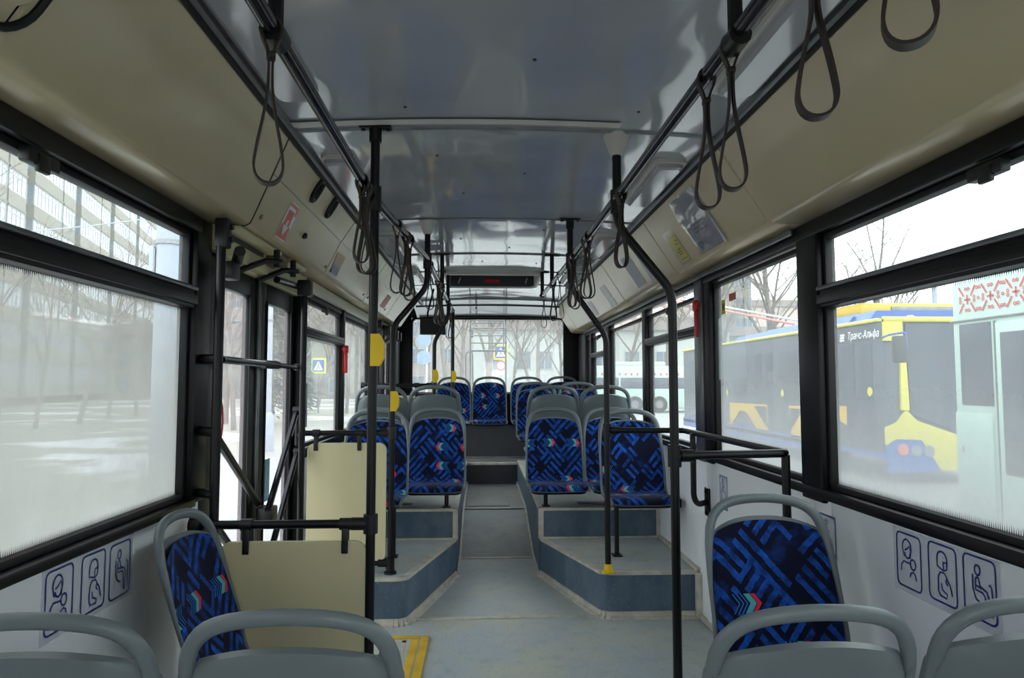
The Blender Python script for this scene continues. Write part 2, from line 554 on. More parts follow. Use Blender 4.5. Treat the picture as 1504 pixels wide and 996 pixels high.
def platform(s, label, outl, yend):
    """raised platform of one side; outl: plan outline (aisle side and front), s = -1 left, +1 right"""
    p = thing('floor', label, 'platform', (s * .8, 4.5, 0), kind='structure')
    poly = outl
    body = MB(); body.prism(poly, 0.0, .252); body.build('platform_side', M['slate'], p)
    ins = MB(); ins.prism(poly, .2525, .262); ins.build('platform_top', M['floor'], p)
    # nosing and foot trim along the visible edge
    return p
def edge_trims(p, path, z0, z1, r1=.016):
    t = MB()
    for i in range(len(path) - 1):
        a = Vector((*path[i], 0)); b = Vector((*path[i + 1], 0)); d = (b - a).normalized(); n = Vector((d.y, -d.x, 0))
        for (zz0, zz1, o0, o1) in ((z1 - .012, z1 + .005, -.034, .007),):
            q = [a + n * o0 + Vector((0, 0, zz0)), a + n * o1 + Vector((0, 0, zz0)), b + n * o1 + Vector((0, 0, zz0)), b + n * o0 + Vector((0, 0, zz0))]
            q2 = [v + Vector((0, 0, zz1 - zz0)) for v in q]
            t.add(q + q2, [(3, 2, 1, 0), (4, 5, 6, 7), (0, 1, 5, 4), (1, 2, 6, 5), (2, 3, 7, 6), (3, 0, 4, 7)])
    t.build('nosing_trim', M['alu'], p)
    t = MB()
    for i in range(len(path) - 1):
        a = Vector((*path[i], 0)); b = Vector((*path[i + 1], 0)); d = (b - a).normalized(); n = Vector((d.y, -d.x, 0))
        # quarter fillet at the floor
        prof = [(0.0, .038), (.008, .036), (.012, .014), (.032, .008), (.034, 0), (0, 0)]
        vs = [a + n * o + Vector((0, 0, z)) for o, z in prof] + [b + n * o + Vector((0, 0, z)) for o, z in prof]
        k = len(prof)
        t.add(vs, [(j, (j + 1) % k, k + (j + 1) % k, k + j) for j in range(k)] + [tuple(range(k)), tuple(range(k, 2 * k))[::-1]])
    t.build('foot_trim', M['alu'], p)

def flip_to_right(path):
    return path
# right: path runs from the wall along the front, round the corner, down the diagonal to the wheel box
rp = [(1.2, 4.09), (.70, 4.09)] + [(.70 - .10 * sin(radians(a)), 4.14 - .05 * cos(radians(a))) for a in (20, 40, 60, 80)] + [(.325, 5.0)]
P_R = platform(1, 'low right-hand platform with slate sides in front of the wheel box', rp + [(1.22, 5.0)], 5.0)
edge_trims(P_R, rp[::-1], 0, .26)
lp = [(-1.2, 4.02), (-.60, 4.02)] + [(-.60 + .075 * sin(radians(a)), 4.07 - .05 * cos(radians(a))) for a in (20, 40, 60, 80)] + [(-.285, 5.0)]
P_L = platform(-1, 'low left-hand platform with slate sides behind the middle door', [(-1.22, 5.0)] + lp, 5.0)
edge_trims(P_L, lp, 0, .26)

def wheel_box(s, x_in, label):
    p = thing('floor', label, 'wheel box', (s * .7, 5.0, 0), kind='structure')
    b = MB(); b.box(s * x_in, s * 1.22, 5.0, 8.07, 0.0, .462); b.build('box_side', M['slate'], p)
    b = MB(); b.box(s * x_in, s * 1.22, 5.0, 8.07, .4625, .474); b.build('deck_sheet', M['floor'], p)
    t = MB()
    t.box(s * (x_in - .004), s * (x_in + .032), 4.994, 5.03, .262, .476)      # upright corner angle
    t.box(s * (x_in - .004), s * (x_in + .032), 4.994, 8.07, .462, .479)      # nosing down the aisle
    t.box(s * x_in, s * 1.20, 4.992, 5.03, .460, .479)
    t.box(s * 1.17, s * 1.2, 4.99, 5.0, .262, .46)
    t.box(s * x_in, s * 1.2, 4.985, 5.0, .262, .274)
    t.build('corner_trim', M['alu'], p)
    t = MB()
    t.prism([(5.0, 0.0), (5.5, 0.0), (6.5, .205), (8.05, .205), (8.05, .235), (6.5, .235), (5.5, .03), (5.0, .03)], s * (x_in - .014), s * x_in, 'x')
    t.build('aisle_foot_trim', M['alu'], p)
    lidb = MB(); lidb.box(s * .62, s * 1.0, 5.12, 5.24, .474, .482, .003); lidb.build('access_plate', M['aludark'], p)
    return p
wheel_box(1, .315, 'right rear wheel box under the seats with slate blue front')
wheel_box(-1, .275, 'left rear wheel box under the seats with slate blue front')

b = MB(); b.box(1.165, 1.2, 4.05, 4.088, 0, .262, .004); b.box(1.175, 1.2, 4.088, 5.0, .262, .285, .003); b.box(1.178, 1.2, 2.2, 4.05, 0, .03, .003)
tag(b.build('trim_5', M['alu']), 'aluminium edging along the foot of the right wall', 'trim', kind='structure')
# wheelchair ramp hatch by the door
h = thing('ramp_hatch', 'folding access ramp in the floor with worn yellow edging', 'hatch', (-.8, 3.3, 0))
b = MB(); b.box(-1.2, -.40, 2.95, 3.80, .001, .008); b.build('ramp_plate', M['floor'], h)
y_ = MB()
y_.box(-.425, -.383, 2.93, 3.82, .002, .014); y_.build('edge_bar', M['yellowpaint'], h)
MB().box(-1.2, -.426, 3.785, 3.822, .002, .014).build('edge_bar', M['yellowpaint'], h)
MB().box(-.475, -.435, 2.95, 3.77, .007, .011).build('inner_edge_bar', M['yellowpaint'], h)
MB().box(-1.2, -.50, 3.735, 3.765, .007, .010).build('plate_strip', M['alu'], h)
MB().box(-.52, -.50, 2.95, 3.765, .007, .010).build('plate_strip', M['alu'], h)
k = MB(); k.prism(rrect(-.62, -.53, 3.57, 3.64, .008), .008, .0105); k.build('pull_surround', M['aludark'], h)
k = MB(); k.prism(rrect(-.588, -.562, 3.585, 3.622, .004), .0105, .0115); k.build('pull_slot', M['rubber'], h)

# ------------------------------------------------------------------ side walls
def side_wall(s):
    nm = 'wall_left' if s < 0 else 'wall_right'
    return thing(nm, ('left' if s < 0 else 'right') + ' bus side wall, white below black window posts', 'wall', (s * W, 3, 0), kind='structure')
WL, WR = side_wall(-1), side_wall(1)
def X_(s, a, b):
    return (s * a, s * b)
def wall_panel(s, y0, y1, z0=0.0, z1=.95):
    p = WL if s < 0 else WR
    MB().box(s * 1.2, s * 1.28, y0 + .002, y1 - .002, z0, z1, .003).build('lower_panel', M['white'], p)
for y0, y1 in ((-2.4, -1.0), (-1.0, .75), (.75, 2.52), (2.52, 2.66), (2.66, 3.92), (3.92, 5.36), (5.36, 7.0), (7.0, 9.0)):
    wall_panel(1, y0, y1)
for y0, y1 in ((-2.4, -1.0), (-1.0, .75), (.75, 2.74), (4.20, 5.4), (5.4, 6.74), (8.36, 9.0)):
    wall_panel(-1, y0, y1)
# joint cover strips on the white panels
for s, ys in ((1, (2.66, 3.92, 5.36)), (-1, (4.22, 5.4))):
    for y in ys:
        MB().box(s * 1.192, s * 1.202, y - .012, y + .012, .02, .93, .003).build('joint_strip', M['white'], WL if s < 0 else WR)
# sill beams, headers
def beam(s, y0, y1, z0, z1, name, x0=1.185, x1=1.243, m='black', ch=.008):
    MB().box(s * x0, s * x1, y0, y1, z0, z1, ch).build(name, M[m], WL if s < 0 else WR)
beam(1, YF, YR, .945, .985, 'sill_beam', 1.175)
beam(-1, YF, 2.66, .918, .95, 'sill_beam', 1.175)
beam(-1, 4.2, 6.74, .925, .985, 'sill_beam', 1.175)
beam(-1, 8.34, YR, .925, .985, 'sill_beam', 1.175)
beam(1, YF, YR, 1.955, 2.018, 'header_beam', 1.178)
beam(-1, YF, 2.66, 1.96, 2.02, 'header_beam', 1.178)
beam(-1, 4.2, YR, 1.915, 2.02, 'header_beam', 1.195, 1.243, 'black')
# light strip above the left rear windows
MB().box(-1.196, -1.15, 4.2, 6.74, 1.95, 2.015, .006).build('header_strip', M['creamlight'], WL)
beam(-1, 2.77, 4.13, 1.90, 2.02, 'door_header', 1.20, 1.243, 'beige')
# shallow aluminium strip on inside of rear header (right)
MB().box(1.15, 1.166, 2.70, 8.4, 1.985, 2.012, .004).build('header_strip', M['aludark'], WR)
# posts: y0, y1
for y0, y1 in ((-2.4, -2.3), (.70, .86), (2.545, 2.715), (3.79, 3.90), (5.30, 5.42), (6.86, 7.08), (7.99, 8.08), (8.36, 9.0)):
    MB().box(1.18, 1.243, y0, y1, .93, 2.02, .008).build('post', M['black'], WR)
MB().box(1.17, 1.20, 3.90, 4.035, .93, 2.01, .005).build('post_cover', M['aludark'], WR)
MB().box(1.185, 1.243, 3.985, 4.045, .93, 2.02, .008).build('post', M['black'], WR)
MB().box(1.2, 1.243, 3.89, 3.99, .93, 2.02, .004).build('post', M['black'], WR)
for y0, y1 in ((-2.4, -2.3), (.70, .86), (2.625, 2.76), (5.37, 5.44), (6.68, 6.76), (8.36, 9.0)):
    MB().box(-1.18, -1.243, y0, y1, .93, 2.02, .008).build('post', M['black'], WL)
MB().box(-1.20, -1.243, 2.74, 2.88, 0, 2.02, .008).build('door_post', M['black'], WL)
MB().box(-1.185, -1.243, 4.13, 4.235, 0, 2.02, .008).build('door_post', M['black'], WL)
MB().box(-1.185, -1.20, 4.155, 4.205, .95, 1.9, .004).build('post_cover', M['aludark'], WL)
MB().box(-1.20, -1.243, 6.74, 6.80, 0.2, 2.02, .008).build('door_post', M['black'], WL)
MB().box(-1.20, -1.243, 8.30, 8.37, 0.2, 2.02, .008).build('door_post', M['black'], WL)

def fringe(s, y0, y1, z, up, h, parent, x=1.229):
    b = MB(); y = y0; k = 0
    while y < y1:
        hh = h * (.75 + .25 * ((k * 7) % 5) / 4)
        b.add([(s * x, y, z), (s * x, y + .0042, z), (s * x, y + .0021, z + up * hh)], [(0, 1, 2)]); y += .0075; k += 1
    o = b.build('dot_fringe', M['rubber'], parent, smooth=0, recalc=False); o['kind'] = 'stuff'
NWIN = [0]
def window(s, y0, y1, z0, z1, glass, transom=None, hopper='glass_clear', label='', latch=True):
    NWIN[0] += 1
    w = thing('window_%d' % NWIN[0], label, 'window', (s * 1.235, (y0 + y1) / 2, z0), kind='structure')
    f = MB()
    t = .022
    for a in ((y0, y1, z0, z0 + t), (y0, y1, z1 - t, z1), (y0, y0 + t, z0, z1), (y1 - t, y1, z0, z1)):
        f.box(s * 1.205, s * 1.245, *a[:2], *a[2:], .004)
    f.build('window_seal', M['rubber'], w)
    def pane(za, zb, g):
        p = MB(); x = s * 1.232
        p.add([(x, y0 + .01, za), (x, y1 - .01, za), (x, y1 - .01, zb), (x, y0 + .01, zb)], [(0, 1, 2, 3)])
        p.build('pane', M[g], w, smooth=0)
    if transom:
        pane(z0 + .01, transom[0] + .005, glass)
        if y0 < 1:
            fringe(s, y0 + .02, y1 - .02, z0 + t, 1, .022, w); fringe(s, y0 + .02, y1 - .02, transom[1], 1, .016, w); fringe(s, y0 + .02, y1 - .02, transom[0], -1, .016, w)
        pane(transom[1] - .005, z1 - .01, hopper)
        tb = MB()
        tb.box(s * 1.185, s * 1.25, y0 + .005, y1 - .005, transom[0], transom[1], .007)
        tb.box(s * 1.172, s * 1.19, y0 + .005, y1 - .005, transom[0] + .012, transom[0] + .05, .006)
        tb.build('transom', M['black'], w)
        MB().box(s * 1.17, s * 1.188, y0 + .01, y1 - .01, transom[1] - .022, transom[1] - .006, .004).build('transom_groove', M['aludark'], w)
        if latch:
            yc = (y0 + y1) / 2 - .05
            l = MB(); l.box(s * 1.17, s * 1.20, yc - .06, yc + .06, z1 - .05, z1 - .012, .006); l.box(s * 1.165, s * 1.18, yc - .03, yc + .015, z1 - .066, z1 - .02, .005)
            l.build('latch', M['blackplastic'], w)
    else:
        pane(z0 + .01, z1 - .01, glass)
    return w
# right side, rear-going
window(1, -2.3, .70, .985, 1.955, 'glass_R1', (1.668, 1.755), label='right side window beside the camera seat')
window(1, .86, 2.545, .985, 1.955, 'glass_R1', (1.668, 1.755), label='large right window with hinged top pane, showing the yellow trolleybus front')
window(1, 2.715, 3.79, .985, 1.945, 'glass_R2', label='tall undivided right window beside the black guard rail')
window(1, 4.045, 5.30, .985, 1.915, 'glass_R3', (1.668, 1.73), label='right window with top pane behind the single platform seat')
window(1, 5.42, 6.86, .985, 1.92, 'glass_R3', label='undivided right window beside the rear-facing grey seat')
window(1, 7.08, 7.99, .985, 1.92, 'glass_R3', (1.668, 1.73), label='small divided right window near the rear corner')
window(1, 8.08, 8.36, .985, 1.92, 'glass_R3', label='narrow right corner window strip next to the dark pillar')
# left side
window(-1, -2.3, .70, .95, 1.96, 'glass_L1', (1.665, 1.752), label='left side window beside the camera seat')
window(-1, .86, 2.625, .95, 1.96, 'glass_L1', (1.665, 1.752), label='large left window thick with dust, apartment block above it')
window(-1, 4.235, 5.37, .985, 1.915, 'glass_L3', (1.668, 1.735), label='left window with top pane just behind the middle door')
window(-1, 5.44, 6.68, .985, 1.915, 'glass_L3', label='undivided left window between red hammer and rear door')

# unseen partition added behind the camera to cut light from the front
wf = thing('wall_front', 'unseen dark partition added behind the camera to cut front light, passage left open', 'wall', (0, YF, 0), kind='structure')
MB().box(-1.25, -.05, YF - .04, YF, 0, 2.4).build('light_block_panel', M['darkpanel'], wf)
MB().box(.55, 1.25, YF - .04, YF, 0, 2.0).build('light_block_panel', M['darkpanel'], wf)
MB().box(-.25, 1.25, YF - .04, YF, 2.0, 2.4).build('light_block_panel', M['darkpanel'], wf)

# rear wall with window
wr = thing('wall_rear', 'rear wall of the bus around the big rear window', 'wall', (0, YR, 0), kind='structure')
MB().box(-1.28, 1.28, YR, YR + .1, 0, 1.245).build('rear_panel', M['darkpanel'], wr)
MB().box(-1.28, 1.28, YR, YR + .1, 2.235, 2.6).build('rear_header', M['darkpanel'], wr)
MB().box(-1.28, -1.03, YR - .02, YR + .1, 1.2, 2.3, .01).build('rear_pillar', M['black'], wr)
MB().box(.995, 1.28, YR - .02, YR + .1, 1.2, 2.3, .01).build('rear_pillar', M['black'], wr)
MB().box(1.17, 1.21, 8.38, 9.0, .95, 1.99, .006).build('side_pillar_cover', M['darkpanel'], wr)
MB().box(-1.21, -1.17, 8.38, 9.0, .95, 1.99, .006).build('side_pillar_cover', M['darkpanel'], wr)
MB().box(-1.17, 1.17, 8.90, 9.0, 1.22, 1.25, .008).build('rear_shelf', M['blackplastic'], wr)
NWIN[0] += 1
rw = thing('window_%d' % NWIN[0], 'big rear window with trees and a ladder behind it', 'window', (0, YR, 1.24), kind='structure')
f = MB(); ro = rrect(-1.035, 1.0, 1.235, 2.24, .06); ri = rrect(-1.01, .975, 1.26, 2.215, .05)
n = len(ro)
vs = [(a, YR - .03, b) for a, b in ro] + [(a, YR - .03, b) for a, b in ri] + [(a, YR + .04, b) for a, b in ro] + [(a, YR + .04, b) for a, b in ri]
fs = []
for i in range(n):
    j = (i + 1) % n
    fs += [(i, j, n + j, n + i), (n + i, n + j, 3 * n + j, 3 * n + i), (2 * n + i, 3 * n + i, 3 * n + j, 2 * n + j), (i, 2 * n + i, 2 * n + j, j)]
f.add(vs, fs); f.build('window_seal', M['rubber'], rw)
p = MB(); p.add([(-1.02, YR + .02, 1.25), (.985, YR + .02, 1.25), (.985, YR + .02, 2.225), (-1.02, YR + .02, 2.225)], [(0, 1, 2, 3)])
p.build('pane', M['glass_rear'], rw, smooth=0)

# ------------------------------------------------------------------ ceiling
ce = thing('ceiling', 'glossy grey laminate bus ceiling in cross panels', 'ceiling', (0, 3, 2.36), kind='structure')
def cz(x):
    return 2.385 - .028 * (x / .84) ** 2
def ceil_panel(y0, y1, hole=None):
    b = MB()
    xs = [-.84 + 1.68 * k / 12 for k in range(13)]
    if hole:
        x0, x1 = hole
        for seg in ([x for x in xs if x <= x0 + .001] , [x for x in xs if x >= x1 - .001]):
            b.grid([[(x, y0 + .006, cz(x)) for x in seg], [(x, y1 - .006, cz(x)) for x in seg]])
    else:
        ny = max(2, int((y1 - y0) / .35))
        b.grid([[(x, y0 + .006 + (y1 - y0 - .012) * k / ny, cz(x)) for x in xs] for k in range(ny + 1)])
    b.build('ceiling_panel', M['ceiling'], ce, smooth=60)
for y0, y1 in ((YF, 1.1), (1.1, 2.62), (2.62, 4.10), (4.10, 5.24), (5.24, 6.06), (6.86, 8.15)):
    ceil_panel(y0, y1)
ceil_panel(6.06, 6.86, (-.42, .42))
MB().box(-1.235, 1.235, YF, YR, 2.60, 2.66).build('roof_skin', M['aludark'], ce)
MB().box(-1.30, -1.235, YF, YR, 2.02, 2.66).build('roof_side', M['aludark'], ce)
MB().box(1.235, 1.30, YF, YR, 2.02, 2.66).build('roof_side', M['aludark'], ce)
for y, r_ in ((1.1, .006), (2.62, .009), (4.10, .007), (5.24, .009), (6.06, .006), (6.86, .006), (8.15, .007)):
    t = MB(); t.tube([(x, y, cz(x) - .001) for x in [-.84 + 1.68 * k / 12 for k in range(13)]], r_, 6); t.build('joint_bead', M['aludark'], ce)
# flat light strip in front of the first joint
t = MB(); t.grid([[(x, y, cz(x) - .008) for x in [-.84 + 1.27 * k / 10 for k in range(11)]] for y in (2.52, 2.57)])
t.build('cross_strip', M['lampwhite'], ce)
# drop-down rear ceiling
b = MB(); b.grid([[(x, y, z - .02 * (x / .84) ** 2) for x in [-.95 + 1.9 * k / 12 for k in range(13)]] for y, z in ((8.15, 2.38), (8.5, 2.345), (8.72, 2.31), (8.96, 2.255))])
b.build('rear_ceiling_panel', M['ceiling'], ce, smooth=60)
for y, z, r_ in ((8.45, 2.345, .010), (8.93, 2.25, .014)):
    t = MB(); t.tube([(x, y, z - .02 * (x / .84) ** 2) for x in [-.92 + 1.8 * k / 12 for k in range(13)]], r_, 6); t.build('joint_bead', M['blackplastic'], ce)
MB().box(-.185, -.165, 8.3, 8.9, 2.28, 2.30).build('cross_strip', M['aludark'], ce)
# little plug holes
hm = MB(); hm.cyl((0, 0, 0), (0, 0, -.004), .006, 8); hme = hm.mesh('plug', M['ink'])
for x, y in ((.06, 2.05), (-.38, 2.42), (.47, 2.42), (-.3, 2.95), (.1, 3.2), (-.2, 3.55), (.3, 4.4), (-.25, 4.7), (.1, 5.0), (-.1, 5.6), (.35, 5.65)):
    inst('plug', hme, ce, Vector((x, y, cz(x) - .001)) - wloc(ce))

# roof hatch well and lid
rh = thing('roof_hatch', 'recessed roof hatch with dark rim and small red label', 'hatch', (0, 6.46, 2.36))
b = MB()
b.box(-.45, -.42, 6.04, 6.88, 2.36, 2.52); b.box(.42, .45, 6.04, 6.88, 2.36, 2.52)
b.box(-.45, .45, 6.04, 6.07, 2.36, 2.52)
b.build('well_side', M['lampwhite'], rh)
MB().box(-.45, .45, 6.85, 6.88, 2.355, 2.52).build('well_back', M['darkpanel'], rh)
MB().box(-.44, .44, 6.05, 6.87, 2.52, 2.55).build('lid', M['darkpanel'], rh)
t = MB(); t.tube(fillet([(-.44, 6.05, 2.352), (.44, 6.05, 2.352), (.44, 6.87, 2.352), (-.44, 6.87, 2.352)], .08) , .014, 8, closed=True); t.build('rim', M['lampwhite'], rh)
MB().box(-.075, .075, 6.844, 6.85, 2.395, 2.425).build('red_label', M['red'], rh)
for x in (-.34, .33):
    b = MB(); b.tube([(x, 6.84, 2.38), (x + .02, 6.84, 2.44)], .012, 8); b.build('gas_strut', M['chrome'], rh)

# ceiling edge rails
for s in (-1, 1):
    tr = thing('trim_1' if s < 0 else 'trim_2', ('left' if s < 0 else 'right') + ' dark metal edging between ceiling and cream cove', 'trim', (s * .84, 3, 2.36), kind='structure')
    b = MB()
    b.box(s * .815, s * .865, YF, 8.8, 2.338, 2.362, .006)
    b.build('edge_channel', M['aludark'], tr)
    b = MB(); b.tube([(s * .845, YF, 2.34), (s * .845, 8.8, 2.34)], .012, 8); b.build('edge_bead', M['rubber'], tr)

# ------------------------------------------------------------------ coves
def cove_profile(s, a=0.0, b=1.0):
    """side cove section from the ceiling edge down to the window header"""
    pts = [(.845, 2.352), (.90, 2.268), (.9345, 2.2155), (1.02, 2.086), (1.043, 2.052), (1.055, 2.038), (1.072, 2.030), (1.10, 2.027), (1.16, 2.024), (1.225, 2.022)]
    return [(s * x, z) for x, z in pts]
def cove_panel(s, y0, y1, parent, i0=0, i1=None, gap=.004, k0=0.0, k1=0.0):
    pr = cove_profile(s)[i0:i1]
    b = MB()
    ys = [y0 + gap, y0 + gap + .006, y1 - gap - .006, y1 - gap]
    rows = []
    for k, y in enumerate(ys):
        off = .006 if k in (0, 3) else 0.0
        kk = k0 if k < 2 else k1
        rows.append([(x + s * off, y + kk * min((2.352 - z) * 1.195, .39), z + off) for x, z in pr])
    b.grid(rows)
    return b.build('cove_panel', M['cream'], parent, smooth=50)
CVL = thing('trim_3', 'left cream cove of plastic panels above the windows', 'cove', (-1.0, 3, 2.1), kind='structure')
CVR = thing('trim_4', 'right cream cove of plastic panels above the windows', 'cove', (1.0, 3, 2.1), kind='structure')
for y0, y1 in ((YF, 1.22), (1.22, 2.68), (2.68, 3.98), (3.98, 5.42), (5.42, 7.05), (7.05, 8.24), (8.24, 8.82)):
    cove_panel(1, y0, y1, CVR)
cove_panel(-1, YF, 1.33, CVL)
cove_panel(-1, 1.33, 2.64, CVL, k1=.47)
for y0, y1 in ((2.64, 4.035), (4.035, 5.4), (5.4, 6.75)):
    cove_panel(-1, y0, y1, CVL, 0, 3, .004, .47 if y0 < 3 else 0, 0)
for y0, y1 in ((2.64, 3.95), (3.95, 5.3), (5.3, 6.75)):
    cove_panel(-1, y0, y1, CVL, 2, None, .004, .47, .47 if y1 < 6 else 0)
cove_panel(-1, 6.75, 7.6, CVL); cove_panel(-1, 7.6, 8.0, CVL)
for s, cv, ys in ((1, CVR, (1.22, 2.68, 3.98, 5.42, 7.05, 8.24)), (-1, CVL, (2.64, 6.75))):
    for y in ys:
        pr = cove_profile(s)
        b = MB(); b.tube([(x, y, z) for x, z in [(x + s * .004, z + .003) for x, z in pr]], .0055, 6)
        if s < 0 and y < 3: b.v = [(p[0], p[1] + .47 * min((2.352 - p[2]) * 1.195, .39), p[2]) for p in b.v]; b.build('joint_gasket', M['rubber'] if s < 0 else M['aludark'], cv)
# dark backing behind the joint gaps
for s, cv in ((1, CVR), (-1, CVL)):
    b = MB(); pr = [(x + s * .012, z + .012) for x, z in cove_profile(s)]
    b.grid([[(x, y, z) for x, z in pr] for y in (YF, 8.0 if s < 0 else 8.8)]); b.build('cove_backing', M['ink'], cv)
    ye = 8.02 if s < 0 else 8.83
    b = MB(); b.prism([(x, z) for x, z in cove_profile(s)] + [(s * 1.225, 2.36), (s * .845, 2.40)], ye - .012, ye, 'y'); b.build('end_cap', M['cream'], cv)
b = MB(); b.tube([(-.9375, 2.72, 2.2185), (-.9375, 6.75, 2.2185)], .005, 6); b.build('joint_gasket', M['aludark'], CVL)
def coveP(s, u, v, h):
    """point on the sloping cove face: u along the bus, v down the slope from its top edge, h proud of it"""
    dx, dz = .198, -.302
    L = sqrt(dx * dx + dz * dz)
    x = .845 + dx * v / L; z = 2.352 + dz * v / L
    return (s * (x - h * .302 / L), u, z - h * .198 / L)
# rubber-edged flap near the camera on the left cove
g = MB(); g.tube(fillet([coveP(-1, .5, .345, .004), coveP(-1, 1.36, .345, .004), coveP(-1, 1.36, .03, .004)], .08), .009, 8); g.build('flap_gasket', M['rubber'], CVL)
g = MB()
for a, b_ in ((.5, .335),):
    g.add([coveP(-1, .5, .04, .006), coveP(-1, 1.345, .04, .006), coveP(-1, 1.345, .25, .006), coveP(-1, 1.27, .335, .006), coveP(-1, .5, .335, .006)], [(0, 1, 2, 3, 4)])
g.build('flap', M['cream'], CVL)
# screws on the left cove
sm = MB(); sm.cyl((0, 0, 0), (.004, 0, -.002), .011, 10); sme = sm.mesh('screw_cap', M['brass'])
for u, v in ((2.86, .33), (4.06, .335), (4.2, .335), (5.35, .335), (5.55, .335), (6.5, .33)):
    inst('screw_cap', sme, CVL, Vector(coveP(-1, u, v, .001)) - wloc(CVL))
for k, (u0, lab) in enumerate(((3.215, 'first black oval vent grille in the left cove'), (3.523, 'second black oval vent grille in the left cove, behind the first'))):
    v_ = thing('vent_grille', lab, 'vent', coveP(-1, u0, .07, 0), group='oval vents in the left cove')
    out = [(u0 + .043 * cos(a) + .014 * sin(a), .068 + .066 * (abs(sin(a)) ** .75) * (1 if sin(a) > 0 else -1)) for a in [2 * pi * q / 28 for q in range(28)]]
    b = MB()
    n = len(out)
    rows = [[coveP(-1, a, c, 0.0) for a, c in out], [coveP(-1, a, c, .010) for a, c in out], [coveP(-1, u0 + (a - u0) * .8, .068 + (c - .068) * .88, .016) for a, c in out], [coveP(-1, u0 + (a - u0) * .5, .068 + (c - .068) * .6, .012) for a, c in out]]
    b.grid(rows, True); b.add(rows[3], [tuple(range(n))]); b.build('grille_rim', M['blackplastic'], v_)
    for q in range(3):
        c = MB(); uu = u0 - .018 + .018 * q
        c.tube([coveP(-1, uu - .006, .03, .014), coveP(-1, uu + .006, .106, .014)], .0022, 5); c.build('grille_bar', M['blackplastic'], v_)
o = thing('lock_plug', 'small black lock plug in the lower left cove flap', 'lock', coveP(-1, 3.43, .275, 0))
b = MB(); b.cyl(coveP(-1, 3.43, .275, 0), coveP(-1, 3.43, .275, .012), .016, 12); b.build('lock_body', M['blackplastic'], o)
b = MB(); b.box(-.004, .004, -.008, .008, -.006, .006); b.v = [tuple(Vector(p) + Vector(coveP(-1, 3.43, .275, .014))) for p in b.v]; b.build('lock_key_slot', M['ink'], o)

# ceiling lamps
def lamp(s, y0, y1, label):
    l = thing('ceiling_lamp', label, 'lamp', (s * .74, (y0 + y1) / 2, 2.36), group='clear strip lamps along the ceiling edges')
    b = MB(); b.prism(rrect(.655, .80, y0, y1, .03) if s > 0 else rrect(-.80, -.655, y0, y1, .03), 2.347, 2.366); b.build('lamp_base', M['lampwhite'], l)
    o = rrect(.672, .79, y0 + .02, y1 - .02, .03, 4) if s > 0 else rrect(-.79, -.672, y0 + .02, y1 - .02, .03, 4)
    cx = s * .731; cy = (y0 + y1) / 2
    rows = [[(x, y, 2.347) for x, y in o], [(x, y, 2.330) for x, y in o], [(cx + (x - cx) * .78, cy + (y - cy) * .97, 2.322) for x, y in o]]
    c = MB(); c.grid(rows, True); c.add(rows[2], [tuple(range(len(o)))]); c.build('lamp_cover', M['lampcover'], l)
T = NT('clear_lamp_cover'); T.bsdf(srgb(168, 168, 172), .12, 0, .6, .4); M['lampcover'] = T.m
for s, y0, y1, lab in ((1, .95, 2.2, 'nearest right-hand strip lamp above the hanging straps'), (1, 2.9, 3.6, 'right-hand strip lamp behind the first curved pole'),
                       (1, 4.4, 5.1, 'third right-hand strip lamp along the ceiling edge'), (1, 5.9, 6.6, 'far right-hand strip lamp near the roof hatch'),
                       (-1, .95, 2.3, 'nearest left-hand strip lamp at the picture top'), (-1, 2.9, 3.95, 'left-hand strip lamp beside the black oval vents'),
                       (-1, 4.4, 5.1, 'third left-hand strip lamp with bright cover'), (-1, 5.9, 6.6, 'far left-hand strip lamp near the roof hatch')):
    lamp(s, y0, y1, lab)

# ------------------------------------------------------------------ overhead rails, posts, poles
def rail(label, pts, r=.017):
    t = thing('overhead_rail', label, 'handrail', pts[0])
    b = MB(); b.tube(fillet(pts, .1), r, 12); b.build('rail_tube', M['railmetal'], t)
    return t
RL = rail('left overhead grab rail running along the bus', [(-.52, YF + .1, 2.085), (-.52, 2.55, 2.09), (-.432, 4.15, 2.135), (-.40, 6.88, 2.10)])
RR = rail('right overhead grab rail running along the bus', [(.43, YF + .1, 2.10), (.43, 4.1, 2.12), (.437, 6.06, 2.165)])
def flange(b, x, y, z, r=.036):
    b.cyl((x, y, z), (x, y, z - .006), r, 16)
def hanger(x, y, z0, label):
    t = thing('rail_hanger', label, 'bracket', (x, y, z0))
    b = MB(); b.cyl((x, y, cz(x)), (x, y, z0), .016, 10); b.build('hanger_post', M['pole'], t)
    b = MB(); b.box(x - .06, x + .06, y - .02, y + .02, cz(x) - .012, cz(x), .004); b.build('hanger_flange', M['pole'], t)
    b = MB(); b.cyl((x, y - .03, z0 - .002), (x, y + .03, z0 - .002), .024, 12); b.build('hanger_clamp', M['blackplastic'], t)
hanger(-.52, 1.36, 2.088, 'short black post holding the left rail near the first strap')
hanger(.43, 1.37, 2.105, 'short black post holding the right rail near the first strap')
hanger(-.41, 5.24, 2.125, 'black post holding the left rail before the roof hatch')
hanger(.44, 5.24, 2.145, 'black post holding the right rail before the roof hatch')
hanger(-.405, 6.06, 2.11, 'black post holding the left rail beside the roof hatch')
hanger(.437, 6.06, 2.165, 'black post at the end of the right rail beside the hatch')
b = MB()
